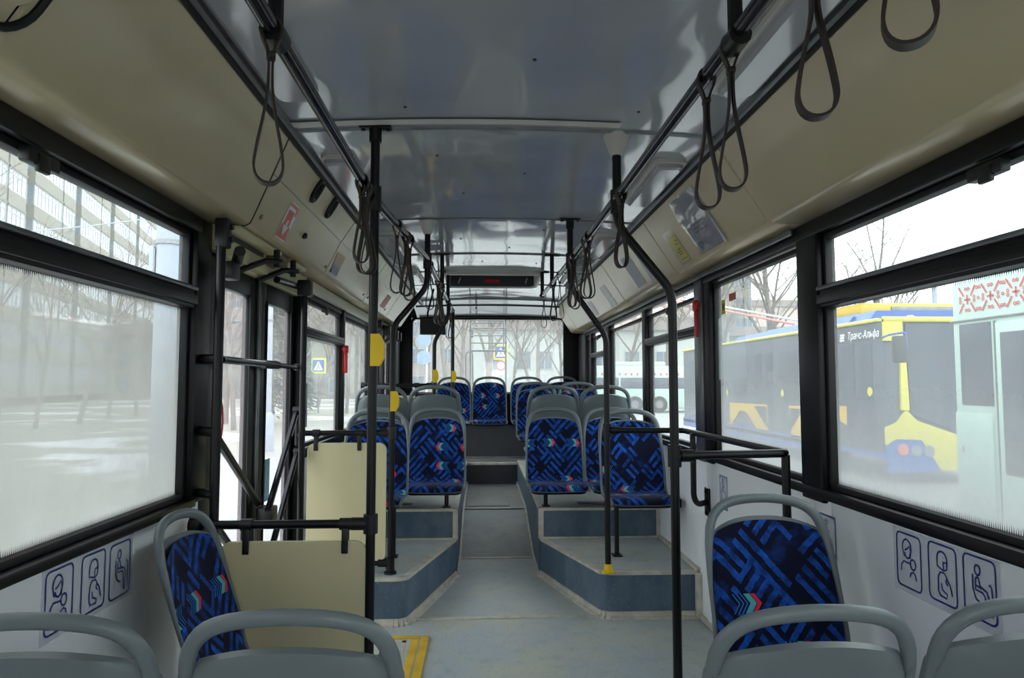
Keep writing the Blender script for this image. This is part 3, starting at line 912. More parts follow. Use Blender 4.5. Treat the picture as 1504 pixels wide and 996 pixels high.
def pole(label, pts, top='flat', foot='black', clamp_z=None):
    t = thing('stanchion', label, 'pole', pts[-1])
    b = MB(); b.tube(fillet(pts, .16, 8), .0178, 14); b.build('pole_tube', M['pole'], t)
    x, y, z = pts[0]
    b = MB()
    if top == 'flat':
        b.box(x - .062, x + .062, y - .022, y + .022, z - .010, z + .002, .004); b.cyl((x, y, z - .06), (x, y, z), .0245, 14)
        for q in (-.048, .048):
            b.cyl((x + q, y, z - .016), (x + q, y, z - .008), .008, 8)
        b.build('top_flange', M['pole'], t)
    elif top == 'cone':
        b.tube([(x, y, z), (x, y, z - .012), (x, y, z - .085)], [.052, .050, .024], 18); b.build('top_cone', M['lampwhite'], t)
    if clamp_z:
        b = MB(); b.cyl((x, y, clamp_z - .05), (x, y, clamp_z + .045), .026, 14); b.build('rail_clamp', M['blackplastic'], t)
    x, y, z = pts[-1]
    b = MB(); b.tube([(x, y, z), (x, y, z + .012), (x, y, z + .014), (x, y, z + .05)], [.038, .036, .026, .023], 14)
    b.build('pole_foot', M['yellow'] if foot == 'yellow' else M['pole'], t)
    return t
pole('straight black pole nearest the middle door', [(-.513, 2.6, 2.37), (-.513, 2.6, 0)], 'flat', 'black', 2.09)
pole('nearest right pole, curved, with white ceiling cone', [(.435, 2.66, 2.375), (.435, 2.66, 2.01), (.652, 2.66, 1.745), (.652, 2.66, 0)], 'cone', 'black', 2.105)
pole('second left pole, curved, standing on the left platform', [(-.435, 4.15, 2.375), (-.435, 4.15, 1.97), (-.637, 4.13, 1.725), (-.637, 4.13, .262)], 'cone', 'black', 2.13)
pole('second right pole, curved, with a yellow foot on the platform', [(.43, 4.07, 2.375), (.43, 4.07, 1.965), (.65, 4.1, 1.665), (.65, 4.1, .262)], 'flat', 'yellow', 2.12)
pole('third left pole, curved, behind the grey seats', [(-.40, 6.08, 2.13), (-.40, 6.08, 1.97), (-.525, 6.1, 1.75), (-.525, 6.1, .474)], None, 'black')
pole('far left straight pole at the end of the overhead rail', [(-.395, 6.86, 2.12), (-.395, 6.86, .474)], None, 'black')

def validator(x, y, z, h, label, d=.045, s=1):
    t = thing('ticket_punch', label, 'box', (x, y, z), group='yellow boxes on the poles')
    xb = x - .012
    poly = [(xb, z), (xb + d * .75, z), (xb + d * 1.08, z + h * .24), (xb + d * 1.12, z + h * .5), (xb + d * 1.08, z + h * .76), (xb + d * .75, z + h), (xb, z + h)]
    b = MB(); b.prism(poly, y - .036, y - .012, 'y'); b.build('front_plate', M['yellow'], t)
    b = MB(); b.prism(poly, y - .012, y + .028, 'y'); b.v = [((v[0] - xb) * .93 + xb, v[1], (v[2] - z - h / 2) * .96 + z + h / 2) for v in b.v]; b.build('housing', M['yellow'], t)
validator(-.505, 2.6, 1.447, .12, 'large yellow box on the pole nearest the middle door')
validator(-.632, 4.13, 1.215, .118, 'yellow box on the second left pole above the cream panel')
validator(-.523, 6.1, 1.385, .115, 'small yellow box on the third left pole before the rear window')
validator(-.393, 6.86, 1.39, .11, 'smallest yellow box on the far straight pole')

# straps
def strap_proto(L, w, seed):
    rr = random.Random(seed)
    half = [(.0, .021), (.014, .016), (.021, .002), (.020, -.014), (.010, -.036), (.0045, -.052), (.0035, -.09), (.005, -.135)]
    z1 = -L
    half += [(w * .24, z1 + .125), (w * .38, z1 + .085), (w * .48, z1 + .05), (w * .5, z1 + .032), (w * .42, z1 + .014), (w * .23, z1 + .003), (0, z1)]
    pts = half + [(-x, z) for x, z in half[-2:0:-1]]
    # smooth by Chaikin
    for _ in range(1):
        q = []
        for i in range(len(pts)):
            a = pts[i]; c = pts[(i + 1) % len(pts)]
            q += [(a[0] * .75 + c[0] * .25, a[1] * .75 + c[1] * .25), (a[0] * .25 + c[0] * .75, a[1] * .25 + c[1] * .75)]
        pts = q
    b = MB(); b.band([(x * .95, 0, z) for x, z in pts], (0, 1, 0), .024, .0047)
    me = b.mesh('strap_loop', M['leather'], 60)
    c = MB(); c.box(-.009, .009, -.0125, .0125, -.064, -.05, .003)
    return me, c.mesh('strap_keeper', M['leather'])
straps = [strap_proto(.315, .058, 1), strap_proto(.29, .052, 2), strap_proto(.302, .062, 3)]
def hang_strap(x, y, z, k, tilt, label):
    t = thing('hanging_strap', label, 'strap', (x, y, z), group='brown leather hand straps on the overhead rails')
    t.rotation_euler = (0, 0, radians(tilt * 1.25))
    inst('strap_loop', straps[k][0], t); inst('strap_keeper', straps[k][1], t)
def lx(y): return -.52 if y < 2.55 else (-.52 + (y - 2.55) / 1.6 * .088 if y < 4.15 else -.432 + (y - 4.15) / 2.7 * .032)
def lz(y): return 2.088 if y < 2.55 else (2.09 + (y - 2.55) / 1.6 * .045 if y < 4.15 else 2.135 - (y - 4.15) / 2.7 * .035)
for y, k, tl, lab in ((1.335, 0, 14, 'big strap at the top left, nearest on the left rail'), (2.36, 1, 20, 'left rail strap in the bunch by the first pole, nearest one'),
                      (2.44, 0, -12, 'left rail strap in the bunch by the first pole, middle one'), (2.53, 2, 8, 'left rail strap pressed against the first pole'),
                      (3.10, 0, 10, 'single left rail strap just behind the first pole'), (3.36, 2, -14, 'left rail strap of a close pair, front one'), (3.46, 0, 16, 'left rail strap of a close pair, rear one'),
                      (4.30, 1, 8, 'left rail strap just behind the second pole'), (4.95, 0, 14, 'first of three narrow far straps on the left rail'), (5.10, 2, -18, 'second of three narrow far straps on the left rail'),
                      (5.32, 1, 24, 'third of three narrow far straps on the left rail'), (6.30, 0, 4, 'left rail strap beside the roof hatch'), (6.62, 1, -10, 'last strap at the far end of the left rail')):
    hang_strap(lx(y), y, lz(y), k, tl, lab)
for y, k, tl, lab in ((.80, 2, -24, 'strap at the upper right corner, nearest on the right rail'), (1.035, 2, -12, 'right rail strap second from the upper right corner'), (1.40, 0, -10, 'right rail strap at the hanger post, the rear of two'),
                      (1.56, 0, -6, 'right rail strap with long narrow loop near the paper sleeve'), (2.56, 1, 14, 'right rail strap hanging on the first curved pole'), (3.34, 0, -12, 'right rail strap of a close pair, front one'),
                      (3.46, 2, 10, 'right rail strap of a close pair, rear one'), (3.86, 0, -14, 'right rail strap just before the second curved pole'), (3.99, 1, 16, 'right rail strap touching the second curved pole'),
                      (4.64, 0, -4, 'right rail strap clear behind the second curved pole'), (5.08, 1, 10, 'right rail strap before the roof hatch post'), (5.9, 1, -8, 'last strap at the far end of the right rail')):
    hang_strap(.43 + max(0, (y - 4.1)) * .0035, y, 2.10 + max(0, y - 0) * .005 + (max(0, y - 4.1) * .012), k, tl, lab)

# ------------------------------------------------------------------ guard rails and cream screens on the left
def tee(b, p, ax, r=.026, l=.05):
    p = Vector(p); a = Vector(ax) * l / 2
    b.cyl(p - a, p + a, r, 12)
def screen(label, glabel, y, zr, x0, x1, px0, px1, pz0, pz1, clamps, low=None):
    t = thing('guard_rail', glabel, 'handrail', ((x0 + x1) / 2, y, zr))
    b = MB(); b.cyl((x0, y, zr), (x1, y, zr), .0165, 12); b.build('rail_tube', M['pole'], t)
    b = MB(); tee(b, (x1 - .035, y, zr), (1, 0, 0), .024, .07); tee(b, (x1, y, zr), (0, 0, 1), .027, .07); b.build('pole_joint', M['blackplastic'], t)
    b = MB(); tee(b, (x0 + .02, y, zr), (1, 0, 0), .03, .04); b.build('wall_joint', M['blackplastic'], t)
    if low:
        b = MB(); b.cyl((x0 + .1, y, low), (x1, y, low), .0165, 12); tee(b, (x1, y, low), (0, 0, 1), .026, .06); tee(b, (x1 - .04, y, low), (1, 0, 0), .024, .06); b.build('lower_tube', M['pole'], t)
    s = thing('screen_panel', label, 'panel', ((px0 + px1) / 2, y, pz0))
    b = MB(); b.prism(rrect(px0, px1, pz0, pz1, .045), y - .008, y + .008, 'y'); b.build('panel_board', M['beige'], s)
    for cx in clamps:
        b = MB()
        tee(b, (cx, y, zr), (1, 0, 0), .0225, .042)
        b.box(cx - .012, cx + .012, y - .016, y - .009, pz1 - .045, zr - .012, .003)
        b.box(cx - .012, cx + .012, y + .009, y + .016, pz1 - .045, zr - .012, .003)
        b.cyl((cx, y - .02, pz1 - .028), (cx, y + .02, pz1 - .028), .007, 8)
        b.build('panel_clamp', M['blackplastic'], s)
screen('cream screen panel nearest the camera by the middle door', 'black cross rail from first pole to the door post', 2.6, .861, -1.17, -.513, -1.062, -.525, .12, .80, (-.965, -.605))
screen('taller cream screen panel behind the middle door', 'black cross rail of the second left pole above the taller cream panel', 4.12, 1.086, -1.19, -.637, -1.13, -.665, .335, 1.028, (-1.08, -.825), .327)
screen('far cream screen panel between the grey seats', 'black cross rail before the rear door', 6.12, 1.36, -1.17, -.525, -1.12, -.57, .62, 1.27, (-1.0, -.68))

# right hand rail frame around the wheelchair bay
g = thing('guard_rail', 'black tubular rail frame round the empty bay on the right', 'handrail', (1.0, 3.3, 1.1))
b = MB(); b.tube(fillet([(.652, 4.09, 1.10), (1.10, 4.05, 1.10), (1.10, 2.655, 1.108), (.652, 2.655, 1.10)], .035, 5), .0165, 12); b.build('rail_tube', M['pole'], g)
b = MB(); b.tube(fillet([(1.085, 3.82, 1.10), (1.085, 3.82, .70), (1.195, 3.92, .70)], .09, 7), .0165, 12); b.build('bent_leg', M['pole'], g)
b = MB(); b.tube([(1.098, 2.67, 1.10), (1.098, 2.67, 0)], .0165, 12); b.build('leg', M['pole'], g)
b = MB(); b.box(1.19, 1.202, 3.88, 3.96, .62, .78, .003)
for z in (.64, .76): b.cyl((1.18, 3.92, z), (1.195, 3.92, z), .01, 8)
b.build('wall_plate', M['pole'], g)
b = MB(); tee(b, (.652, 2.66, 1.10), (0, 0, 1), .027, .085); tee(b, (.70, 2.657, 1.10), (1, 0, 0), .024, .05); b.cyl((.66, 2.63, 1.10), (.66, 2.68, 1.10), .008, 8)
b.build('pole_joint', M['pole'], g)
b = MB(); tee(b, (.652, 4.1, 1.10), (0, 0, 1), .026, .08); tee(b, (.70, 4.09, 1.10), (1, 0, 0), .022, .05); b.build('pole_joint', M['pole'], g)

# ------------------------------------------------------------------ doors
def bus_door(n, label, y0, y1, zf, gl='glass_door'):
    d = thing('door_%d' % n, label, 'door', (-1.25, (y0 + y1) / 2, zf), kind='structure')
    ym = (y0 + y1) / 2
    for i, (a, b_) in enumerate(((y0, ym - .006), (ym + .006, y1))):
        w = .045 if i == 0 else .10
        w2 = .14 if i == 0 else .07
        ga, gb = a + w, b_ - w2
        f = MB()
        x0, x1 = -1.225, -1.265
        f.box(x0, x1, a, ga, zf + .02, zf + 1.92, .006); f.box(x0, x1, gb, b_, zf + .02, zf + 1.92, .006)
        f.box(x0, x1, ga, gb, zf + .02, zf + .12, .006); f.box(x0, x1, ga, gb, zf + 1.80, zf + 1.92, .006)
        lf = f.build('leaf', M['black'], d)
        p = MB(); p.add([(-1.245, ga - .01, zf + .11), (-1.245, gb + .01, zf + .11), (-1.245, gb + .01, zf + 1.81), (-1.245, ga - .01, zf + 1.81)], [(0, 1, 2, 3)])
        p.build('pane', M[gl], lf, smooth=0)
        s = MB()
        for a2 in ((ga - .004, ga + .008), (gb - .008, gb + .004)):
            s.box(-1.219, -1.227, a2[0], a2[1], zf + .1, zf + 1.81, .002)
        s.build('pane_seal', M['rubber'], lf)
        if i == 0:
            s = MB(); s.box(-1.212, -1.226, b_ - .05, b_ - .03, zf + .02, zf + 1.92, .003); s.box(-1.212, -1.226, b_ - .02, b_ - .008, zf + .02, zf + 1.92, .003); s.build('edge_rubber', M['aludark'], lf)
    return d
D1 = bus_door(1, 'black folding middle door with two glazed leaves and grab bars', 2.87, 4.13, 0)
# bars on door 1
b = MB()
b.cyl((-1.12, 2.72, 1.475), (-1.17, 3.50, 1.475), .016, 10); b.cyl((-1.17, 3.40, 1.475), (-1.17, 3.62, 1.475), .022, 10)
b.cyl((-1.17, 3.5, 1.475), (-1.19, 4.1, 1.475), .014, 10); b.cyl((-1.19, 4.06, 1.475), (-1.19, 4.13, 1.475), .021, 10)
b.build('cross_bar', M['railmetal'], D1)
for a, c in (((-1.12, 2.70, 1.17), (-1.19, 3.42, .80)), ((-1.12, 2.70, .84), (-1.19, 3.30, .5)), ((-1.17, 4.02, 1.22), (-1.14, 3.42, .76)), ((-1.17, 4.05, .985), (-1.14, 3.48, .55))):
    b = MB(); b.tube([a, c], .0165, 10); b.build('diagonal_bar', M['railmetal'] if a[1] > 3 else M['pole'], D1)
for y, z in ((4.02, 1.225), (4.05, .985)):
    b = MB(); b.cyl((-1.19, y, z), (-1.13, y, z), .022, 10); b.build('bar_socket', M['blackplastic'], D1)
b = MB(); b.box(-1.2, -1.12, 3.42, 3.52, .70, .775, .01); b.build('bar_bracket', M['blackplastic'], D1)
# rotating shafts
for y, zt, lab in ((2.635, 2.0, 'upright black door shaft at the front of the middle door'), (3.87, 1.955, 'upright black door shaft at the rear of the middle door')):
    t = thing('door_shaft', lab, 'pole', (-1.10, y, 0))
    b = MB(); b.cyl((-1.10, y, 0), (-1.10, y, zt), .018, 12); b.build('shaft_tube', M['pole'], t)
    if y < 3:
        for z in (1.475, 1.20, .965):
            b = MB(); b.cyl((-1.10, y, z), (-1.2, y + .06, z), .019, 10); b.build('stand_off', M['blackplastic'], t)
        b = MB(); b.box(-1.122, -1.07, y - .018, y + .03, 1.90, 2.015, .008); b.cyl((-1.075, y + .015, 1.985), (-1.062, y + .015, 1.985), .012, 10); b.cyl((-1.075, y + .015, 1.935), (-1.062, y + .015, 1.935), .012, 10); b.build('shaft_bracket', M['blackplastic'], t)
        b = MB(); b.cyl((-1.05, y + .06, 1.90), (-1.11, y + .2, 1.885), .022, 10); b.box(-1.15, -1.09, y + .1, y + .19, 1.80, 1.87, .01); b.build('shaft_joint', M['blackplastic'], t)
    else:
        b = MB(); b.box(-1.135, -1.06, y - .035, y + .035, 1.87, 1.96, .01); b.build('shaft_bracket', M['blackplastic'], t)
        b = MB(); b.cyl((-1.12, y - .02, 1.92), (-1.13, y - .42, 1.90), .018, 10); b.build('link_rod', M['railmetal'], t)
        b = MB(); b.cyl((-1.10, y, 1.084), (-1.18, y + .25, 1.084), .016, 10); b.cyl((-1.18, y + .2, 1.02), (-1.18, y + .2, 1.15), .014, 8); b.build('stand_off', M['blackplastic'], t)
# mechanism above the door
mc = thing('door_mechanism', 'cream door gear housing with black crank arms above the middle door', 'mechanism', (-1.15, 3.4, 1.95))
b = MB(); b.box(-1.20, -1.16, 2.75, 4.15, 1.915, 2.02, .004); b.build('gear_housing', M['beige'], mc)
b = MB(); b.box(-1.165, -1.08, 2.78, 3.36, 2.005, 2.022, .004); b.build('channel', M['beige'], mc)
b = MB(); b.box(-1.165, -1.08, 3.52, 3.82, 2.0, 2.02, .004); b.build('channel', M['beige'], mc)
MB().box(-1.165, -1.15, 2.80, 3.30, 1.985, 2.004).build('channel_slot', M['ink'], mc); MB().box(-1.165, -1.15, 3.55, 3.8, 1.98, 2.0).build('channel_slot', M['ink'], mc)
for y in (3.24, 3.52):
    b = MB(); b.tube(fillet([(-1.06, y, 1.955), (-1.10, y - .05, 1.952), (-1.20, y - .16, 1.88)], .03), .014, 8); b.cyl((-1.07, y, 1.925), (-1.07, y, 2.01), .015, 10); b.box(-1.1, -1.04, y - .02, y + .02, 1.945, 1.965, .004); b.build('crank_arm', M['blackplastic'], mc)
b = MB(); b.box(-1.17, -1.09, 3.36, 3.50, 1.96, 2.02, .01); b.build('actuator', M['brass'], mc)
D2 = bus_door(2, 'black rear door at the far left behind the last window', 6.80, 8.30, .2)
b = MB()
b.cyl((-1.1, 6.95, .3), (-1.1, 6.95, 1.97), .017, 10); b.cyl((-1.1, 7.9, .3), (-1.1, 7.9, 1.97), .017, 10)
b.cyl((-1.1, 6.95, 1.38), (-1.15, 7.5, 1.38), .014, 8); b.cyl((-1.1, 7.9, 1.38), (-1.15, 7.5, 1.36), .014, 8)
b.build('grab_bar', M['pole'], D2)
b = MB(); b.box(-1.2, -1.1, 6.82, 8.28, 1.93, 2.0, .006)
for y in (6.95, 7.2, 7.6, 7.9): b.tube(fillet([(-1.06, y, 1.95), (-1.1, y + .05, 1.93), (-1.2, y + .12, 1.84)], .03), .016, 8); b.box(-1.1, -1.03, y - .03, y + .03, 1.86, 1.96, .006)
b.build('door_gear', M['blackplastic'], D2)
# black flat box hanging at the rear left
mo = thing('hanging_display', 'black flat box hanging from the ceiling before the rear window', 'display', (-.6, 7.0, 1.87))
b = MB(); b.box(-.735, -.475, 6.98, 7.05, 1.875, 2.05, .006); b.build('display_case', M['blackplastic'], mo)
b = MB(); b.tube([(-.66, 7.02, 2.05), (-.66, 7.02, 2.1), (-.6, 7.02, 2.35)], .01, 8); b.tube([(-.54, 7.02, 2.05), (-.54, 7.02, 2.36)], .01, 8); b.build('hanger', M['pole'], mo)
b = MB(); b.box(-.725, -.485, 6.974, 6.981, 1.885, 2.04); b.build('display_front', M['rubber'], mo)

# ------------------------------------------------------------------ seats
PROF = [(.012, .345, .200), (-.006, .356, .212), (.004, .374, .219), (.04, .384, .222), (.11, .384, .222), (.19, .376, .222), (.26, .376, .222), (.305, .396, .222),
        (.335, .445, .222), (.358, .50, .222), (.386, .57, .221), (.414, .65, .219), (.440, .73, .214), (.461, .795, .207), (.473, .835, .195), (.482, .870, .176)]
def dense(P, n=2):
    out = []
    for i in range(len(P) - 1):
        p0, p1, p2, p3 = P[max(i - 1, 0)], P[i], P[i + 1], P[min(i + 2, len(P) - 1)]
        for k in range(n):
            t = k / n
            out.append(tuple(.5 * ((2 * b) + (-a + c) * t + (2 * a - 5 * b + 4 * c - d) * t * t + (-a + 3 * b - 3 * c + d) * t ** 3) for a, b, c, d in zip(p0, p1, p2, p3)))
    out.append(P[-1])
    return out
def seat_surface(P, inset, off, nu=14):
    rows = []; uvs = []; L = 0
    for i, (y, z, w) in enumerate(P):
        a = P[max(i - 1, 0)]; c = P[min(i + 1, len(P) - 1)]
        ty, tz = c[0] - a[0], c[1] - a[1]
        l = sqrt(ty * ty + tz * tz); ny, nz = -tz / l, ty / l      # towards the sitter
        if i: L += sqrt((y - P[i - 1][0]) ** 2 + (z - P[i - 1][1]) ** 2)
        back = min(1, max(0, (z - .42) / .12))
        row = []
        for k in range(nu + 1):
            u = -1 + 2 * k / nu
            e = abs(u) ** 3
            cy = -.030 * e * back; cz_ = .010 * e * (1 - back)
            o = off * (1 - abs(u) ** 8)
            ww = max(.02, w - inset)
            drop = .034 * abs(u) ** 2.4 * min(1, max(0, (z - .70) / .17)) ** 2
            row.append((u * ww, y + cy + ny * o - drop * .3, z + cz_ + nz * o - drop)); uvs.append((u * ww, L))
        rows.append(row)
    return rows, uvs
def make_seat_meshes():
    P = dense(PROF)
    f, _ = seat_surface(P, 0, 0.0)
    b, _ = seat_surface(P, .004, -.020)
    n = len(f[0]); m = len(f)
    mb = MB()
    mb.grid(f); o = len(mb.v); mb.grid([r[::-1] for r in b])
    F = lambda i, k: i * n + k
    B = lambda i, k: o + i * n + (n - 1 - k)
    for i in range(m - 1):
        mb.f.append((F(i, 0), F(i + 1, 0), B(i + 1, 0), B(i, 0)))
        mb.f.append((F(i, n - 1), B(i, n - 1), B(i + 1, n - 1), F(i + 1, n - 1)))
    for k in range(n - 1):
        mb.f.append((F(0, k), B(0, k), B(0, k + 1), F(0, k + 1)))
        mb.f.append((F(m - 1, k), F(m - 1, k + 1), B(m - 1, k + 1), B(m - 1, k)))
    shell = mb
    # upholstery pad
    P2 = [p for p in P[2:] if p[1] < .866]
    rows, uvs = seat_surface(P2, .012, .016)
    # rounded ends
    up = MB(); up.grid(rows); up.uv = uvs
    # rim along both edges of the shell, running up into the grab handle loop
    left = [(-w * .995, y - .030 * min(1, max(0, (z - .42) / .12)), z) for y, z, w in P[2:] if z < .80 or y < .3]
    left = left[::2]
    def yy(z): return .461 + (z - .795) * .235
    for x, z in ((-.203, .80), (-.1965, .838), (-.180, .874), (-.150, .902), (-.105, .919), (-.05, .927)):
        left.append((x, yy(z) - .026 * (abs(x) / .2) ** 2.5, z))
    pts3 = [Vector(p) for p in left] + [Vector((0, yy(.929), .929))] + [Vector((-p[0], p[1], p[2])) for p in left[::-1]]
    d = []; rs = []
    def rad(p):
        if p.z < .62: return .0065
        if p.z < .83: return .0065 + (p.z - .62) / .21 * .0105
        return .017
    for i in range(len(pts3) - 1):
        p0, p1, p2, p3 = pts3[max(i - 1, 0)], pts3[i], pts3[i + 1], pts3[min(i + 2, len(pts3) - 1)]
        for k in range(2):
            t = k / 2
            q_ = .5 * ((2 * p1) + (-p0 + p2) * t + (2 * p0 - 5 * p1 + 4 * p2 - p3) * t * t + (-p0 + 3 * p1 - 3 * p2 + p3) * t ** 3)
            d.append(q_); rs.append(rad(q_))
    d.append(pts3[-1]); rs.append(.0065)
    hd = MB(); hd.tube(d, rs, 10, rb=.8)
    fr = MB()
    fr.tube(fillet([(-.19, .36, .365), (-.19, .02, .345), (.19, .02, .345), (.19, .36, .365)], .05), .012, 8)
    fr.tube([(-.205, .20, .362), (.205, .20, .362)], .014, 8)
    return shell.mesh('seat_shell', M['shell'], 50), up.mesh('upholstery', M['fabric'], 60), hd.mesh('grab_handle', M['shell'], 60), fr.mesh('seat_frame', M['pole'])
SEAT = make_seat_meshes()
def leg_mesh(z0):
    b = MB()
    b.tube([(0, 0, z0), (0, 0, .355)], .0155, 10)
    b.box(-.03, .03, -.04, .04, z0, z0 + .008, .002)
    return b.mesh('leg', M['pole'])
LEGS = {}
def seat(x, y, z, facing, label, floor_z, legs=((-.12, .12),), group='grey and blue bus seats'):
    """facing 'front' looks to the camera, 'rear' shows the grey back"""
    t = thing('bus_seat', label, 'seat', (x, y, z), group=group)
    t.rotation_euler = (0, 0, 0 if facing == 'front' else pi)
    for nm, me in zip(('seat_shell', 'upholstery', 'grab_handle', 'seat_frame'), SEAT):
        inst(nm, me, t)
    k = round(floor_z - z, 3)
    if k not in LEGS: LEGS[k] = leg_mesh(k)
    for lx_, ly_ in legs:
        inst('leg', LEGS[k], t, (lx_, ly_, 0))
    return t
LEG2 = ((-.13, .14), (.13, .14))
seat(-.945, 1.835, .012, 'rear', 'grey-backed seat cut off at the lower left picture corner', 0, LEG2)
seat(-.473, 1.835, .012, 'rear', 'large grey-backed seat, second from left in the front row', 0, LEG2)
seat(.570, 1.835, .006, 'rear', 'large grey-backed seat right of the aisle in the front row', -.0, LEG2)
seat(1.03, 1.835, .018, 'rear', 'grey-backed seat cut off at the lower right picture corner', 0, LEG2)
_s = seat(-.622, 2.34, .015, 'front', 'blue sideways-facing seat with its back to the left wall', 0, LEG2)
_s.rotation_euler = (0, 0, pi / 2)
seat(.882, 1.91, .05, 'front', 'blue seat against the right wall, nearest facing the camera', 0, LEG2)
seat(.93, 4.33, .255, 'front', 'single blue seat on the right platform under the guard rail', .262, ((-.15, .16),))
seat(-.82, 4.36, .255, 'front', 'blue seat on the left platform half hidden by the tall cream panel', .262, ((.15, .16),))
seat(.462, 4.95, .245, 'front', 'blue seat on the right wheel box beside the aisle', .474, ((-.09, .14),))
seat(.915, 4.95, .245, 'front', 'blue seat on the right wheel box, window side, behind the single seat', .474, ((.1, .14),))
seat(-.447, 4.95, .245, 'front', 'blue seat on the left wheel box beside the aisle', .474, ((.09, .14),))
seat(-.91, 4.95, .245, 'front', 'blue seat on the left wheel box, window side', .474, ((-.1, .14),))
seat(.497, 6.15, .42, 'rear', 'grey-backed seat behind the right wheel box, aisle side', .474, ((.09, .14),))
seat(.932, 6.15, .42, 'rear', 'grey-backed seat behind the right wheel box, window side', .474, ((-.09, .14),))
seat(-.493, 6.15, .42, 'rear', 'grey-backed seat behind the left wheel box, aisle side', .474, ((-.09, .14),))
seat(-.93, 6.15, .42, 'rear', 'grey-backed seat behind the left wheel box, window side', .474, ((.09, .14),))
seat(.485, 6.92, .45, 'front', 'far blue seat on the right deck, aisle side', .474, ((-.09, .14),))
seat(.935, 6.92, .45, 'front', 'far blue seat on the right deck, window side', .474, ((.09, .14),))
for x, z, lab in ((-.465, .52, 'rear bench seat left of the aisle behind the poles'), (-.005, .52, 'rear bench seat in the middle at the end of the aisle'),
                  (.49, .52, 'rear bench seat just right of the aisle end'), (.945, .525, 'rear bench seat in the right corner')):
    seat(x, 8.44, z, 'front', lab, .45, LEG2)
# wall brackets of platform seats
for s, lab in ((1, 'small black wall bracket beside the single platform seat'),):
    o = tag(MB().box(s * 1.13, s * 1.2, 4.45, 4.5, .57, .63, .006).build('seat_bracket', M['blackplastic']), lab, 'bracket')

# ------------------------------------------------------------------ small fittings
def hammer(s, y, z, label, big=1.0):
    x = s * 1.17
    t = thing('emergency_hammer', label, 'hammer', (x, y, z), group='red emergency hammers')
    b = MB(); b.box(x - .016, x + .016, y - .02, y + .02, z + .0, z + .17 * big, .008); b.build('hammer_handle', M['red'], t)
    b = MB(); b.cyl((x - s * .0, y - .05, z + .185 * big), (x, y + .04, z + .185 * big), .017, 10); b.box(x - .022, x + .022, y - .026, y + .026, z + .155 * big, z + .215 * big, .008); b.build('hammer_head', M['red'], t)
    b = MB(); b.box(x + s * .012, x + s * .03, y - .03, y + .03, z - .01, z + .2 * big, .004); b.build('holder', M['red'], t)
hammer(1, 3.97, 1.655, 'red emergency hammer on the right post above the guard rail')
hammer(1, 6.95, 1.66, 'red emergency hammer on the far right post')
hammer(-1, 5.40, 1.46, 'red emergency hammer on the left window post behind the middle door')

def wallP(s, x=1.1992):
    return lambda u, v, h: (s * (x - h), u, v)
def pictograms(s, frames, label, cat='sticker'):
    """three priority seat pictograms in round-cornered frames, drawn in blue lines; frames: (y centre, z centre)"""
    f0 = wallP(s)
    y0 = min(a for a, b in frames) - .075; y1 = max(a for a, b in frames) + .075
    zc = frames[0][1]
    t = thing('priority_sticker', label, cat, (s * 1.199, (y0 + y1) / 2, zc))
    b = MB(); b.fill([(y0, zc - .097), (y1, zc - .097), (y1, zc + .094), (y0, zc + .094)], f0, .0003); b.build('film', M['stickerfilm'], t, smooth=0)
    kinds = ['mother', 'pregnant', 'elder']
    for (yc, zc_), kd in zip(frames, kinds):
        f = lambda u, v, h: f0(yc + (-s) * u, zc_ + v, h)      # u to the reader's right
        b = MB(); b.stroke(rrect(-.058, .058, -.08, .08, .016, 4), .0055, f, .0008, True); b.build('frame_line', M['blueink'], t, smooth=0)
        b = MB(); S = lambda pts, c=False: b.stroke(pts, .0055, f, .0008, c)
        if kd == 'mother':
            S(arc2(-.008, .038, .021, -38, 218, 16, .026)); S([(-.025, .022), (-.022, .012), (-.014, .014)]); S([(.009, .022), (.008, .012), (.002, .010)])
            S([(-.019, .030), (-.006, .036), (.004, .046), (.010, .034)]); S(arc2(-.005, .024, .013, 180, 360, 10, .016))
            S([(-.040, -.036), (-.036, -.016), (-.024, -.004), (.004, -.006)]); S(arc2(.020, -.006, .0125, 0, 360, 14, .0155)[:-1], True)
            S([(.004, -.046), (.009, -.034), (.018, -.028), (.030, -.034), (.034, -.050)])
        elif kd == 'pregnant':
            S(arc2(0, .038, .021, 0, 180, 12, .024) + [(-.021, .018), (.006, .010), (.019, .016), (.021, .038)]); S([(.021, .034), (.006, .034), (.006, .014)])
            S([(.022, -.028), (.014, -.020), (.018, -.006), (.008, .004), (-.008, .003), (-.017, -.010), (-.019, -.05), (-.012, -.062), (.016, -.064), (.018, -.052), (-.002, -.044), (-.004, -.026)])
            S([(.018, -.010), (.030, -.022), (.040, -.052)])
        else:
            S(arc2(-.006, .046, .010, 0, 360, 14, .013)[:-1], True)
            S([(-.024, .032), (-.024, -.006), (-.014, -.030), (.006, -.038)]); S([(-.008, .028), (-.014, .022), (-.014, -.006), (.012, -.008), (.020, -.018), (.022, -.062), (.028, -.066), (.032, -.02), (.026, -.002), (.010, .004), (.002, .008), (-.002, .026), (-.008, .028)])
            S([(.034, .014), (.038, .020), (.044, .012), (.044, -.062)]); S([(-.014, .006), (.008, .002)])
        b.build('pictogram', M['blueink'], t, smooth=0)
    return t
pictograms(1, [(2.062, .842), (1.91, .846), (1.765, .848)], 'right wall sticker with three blue priority seat pictograms')
pictograms(-1, [(1.868, .822), (2.025, .822), (2.168, .818)], 'left wall sticker with three blue priority seat pictograms')
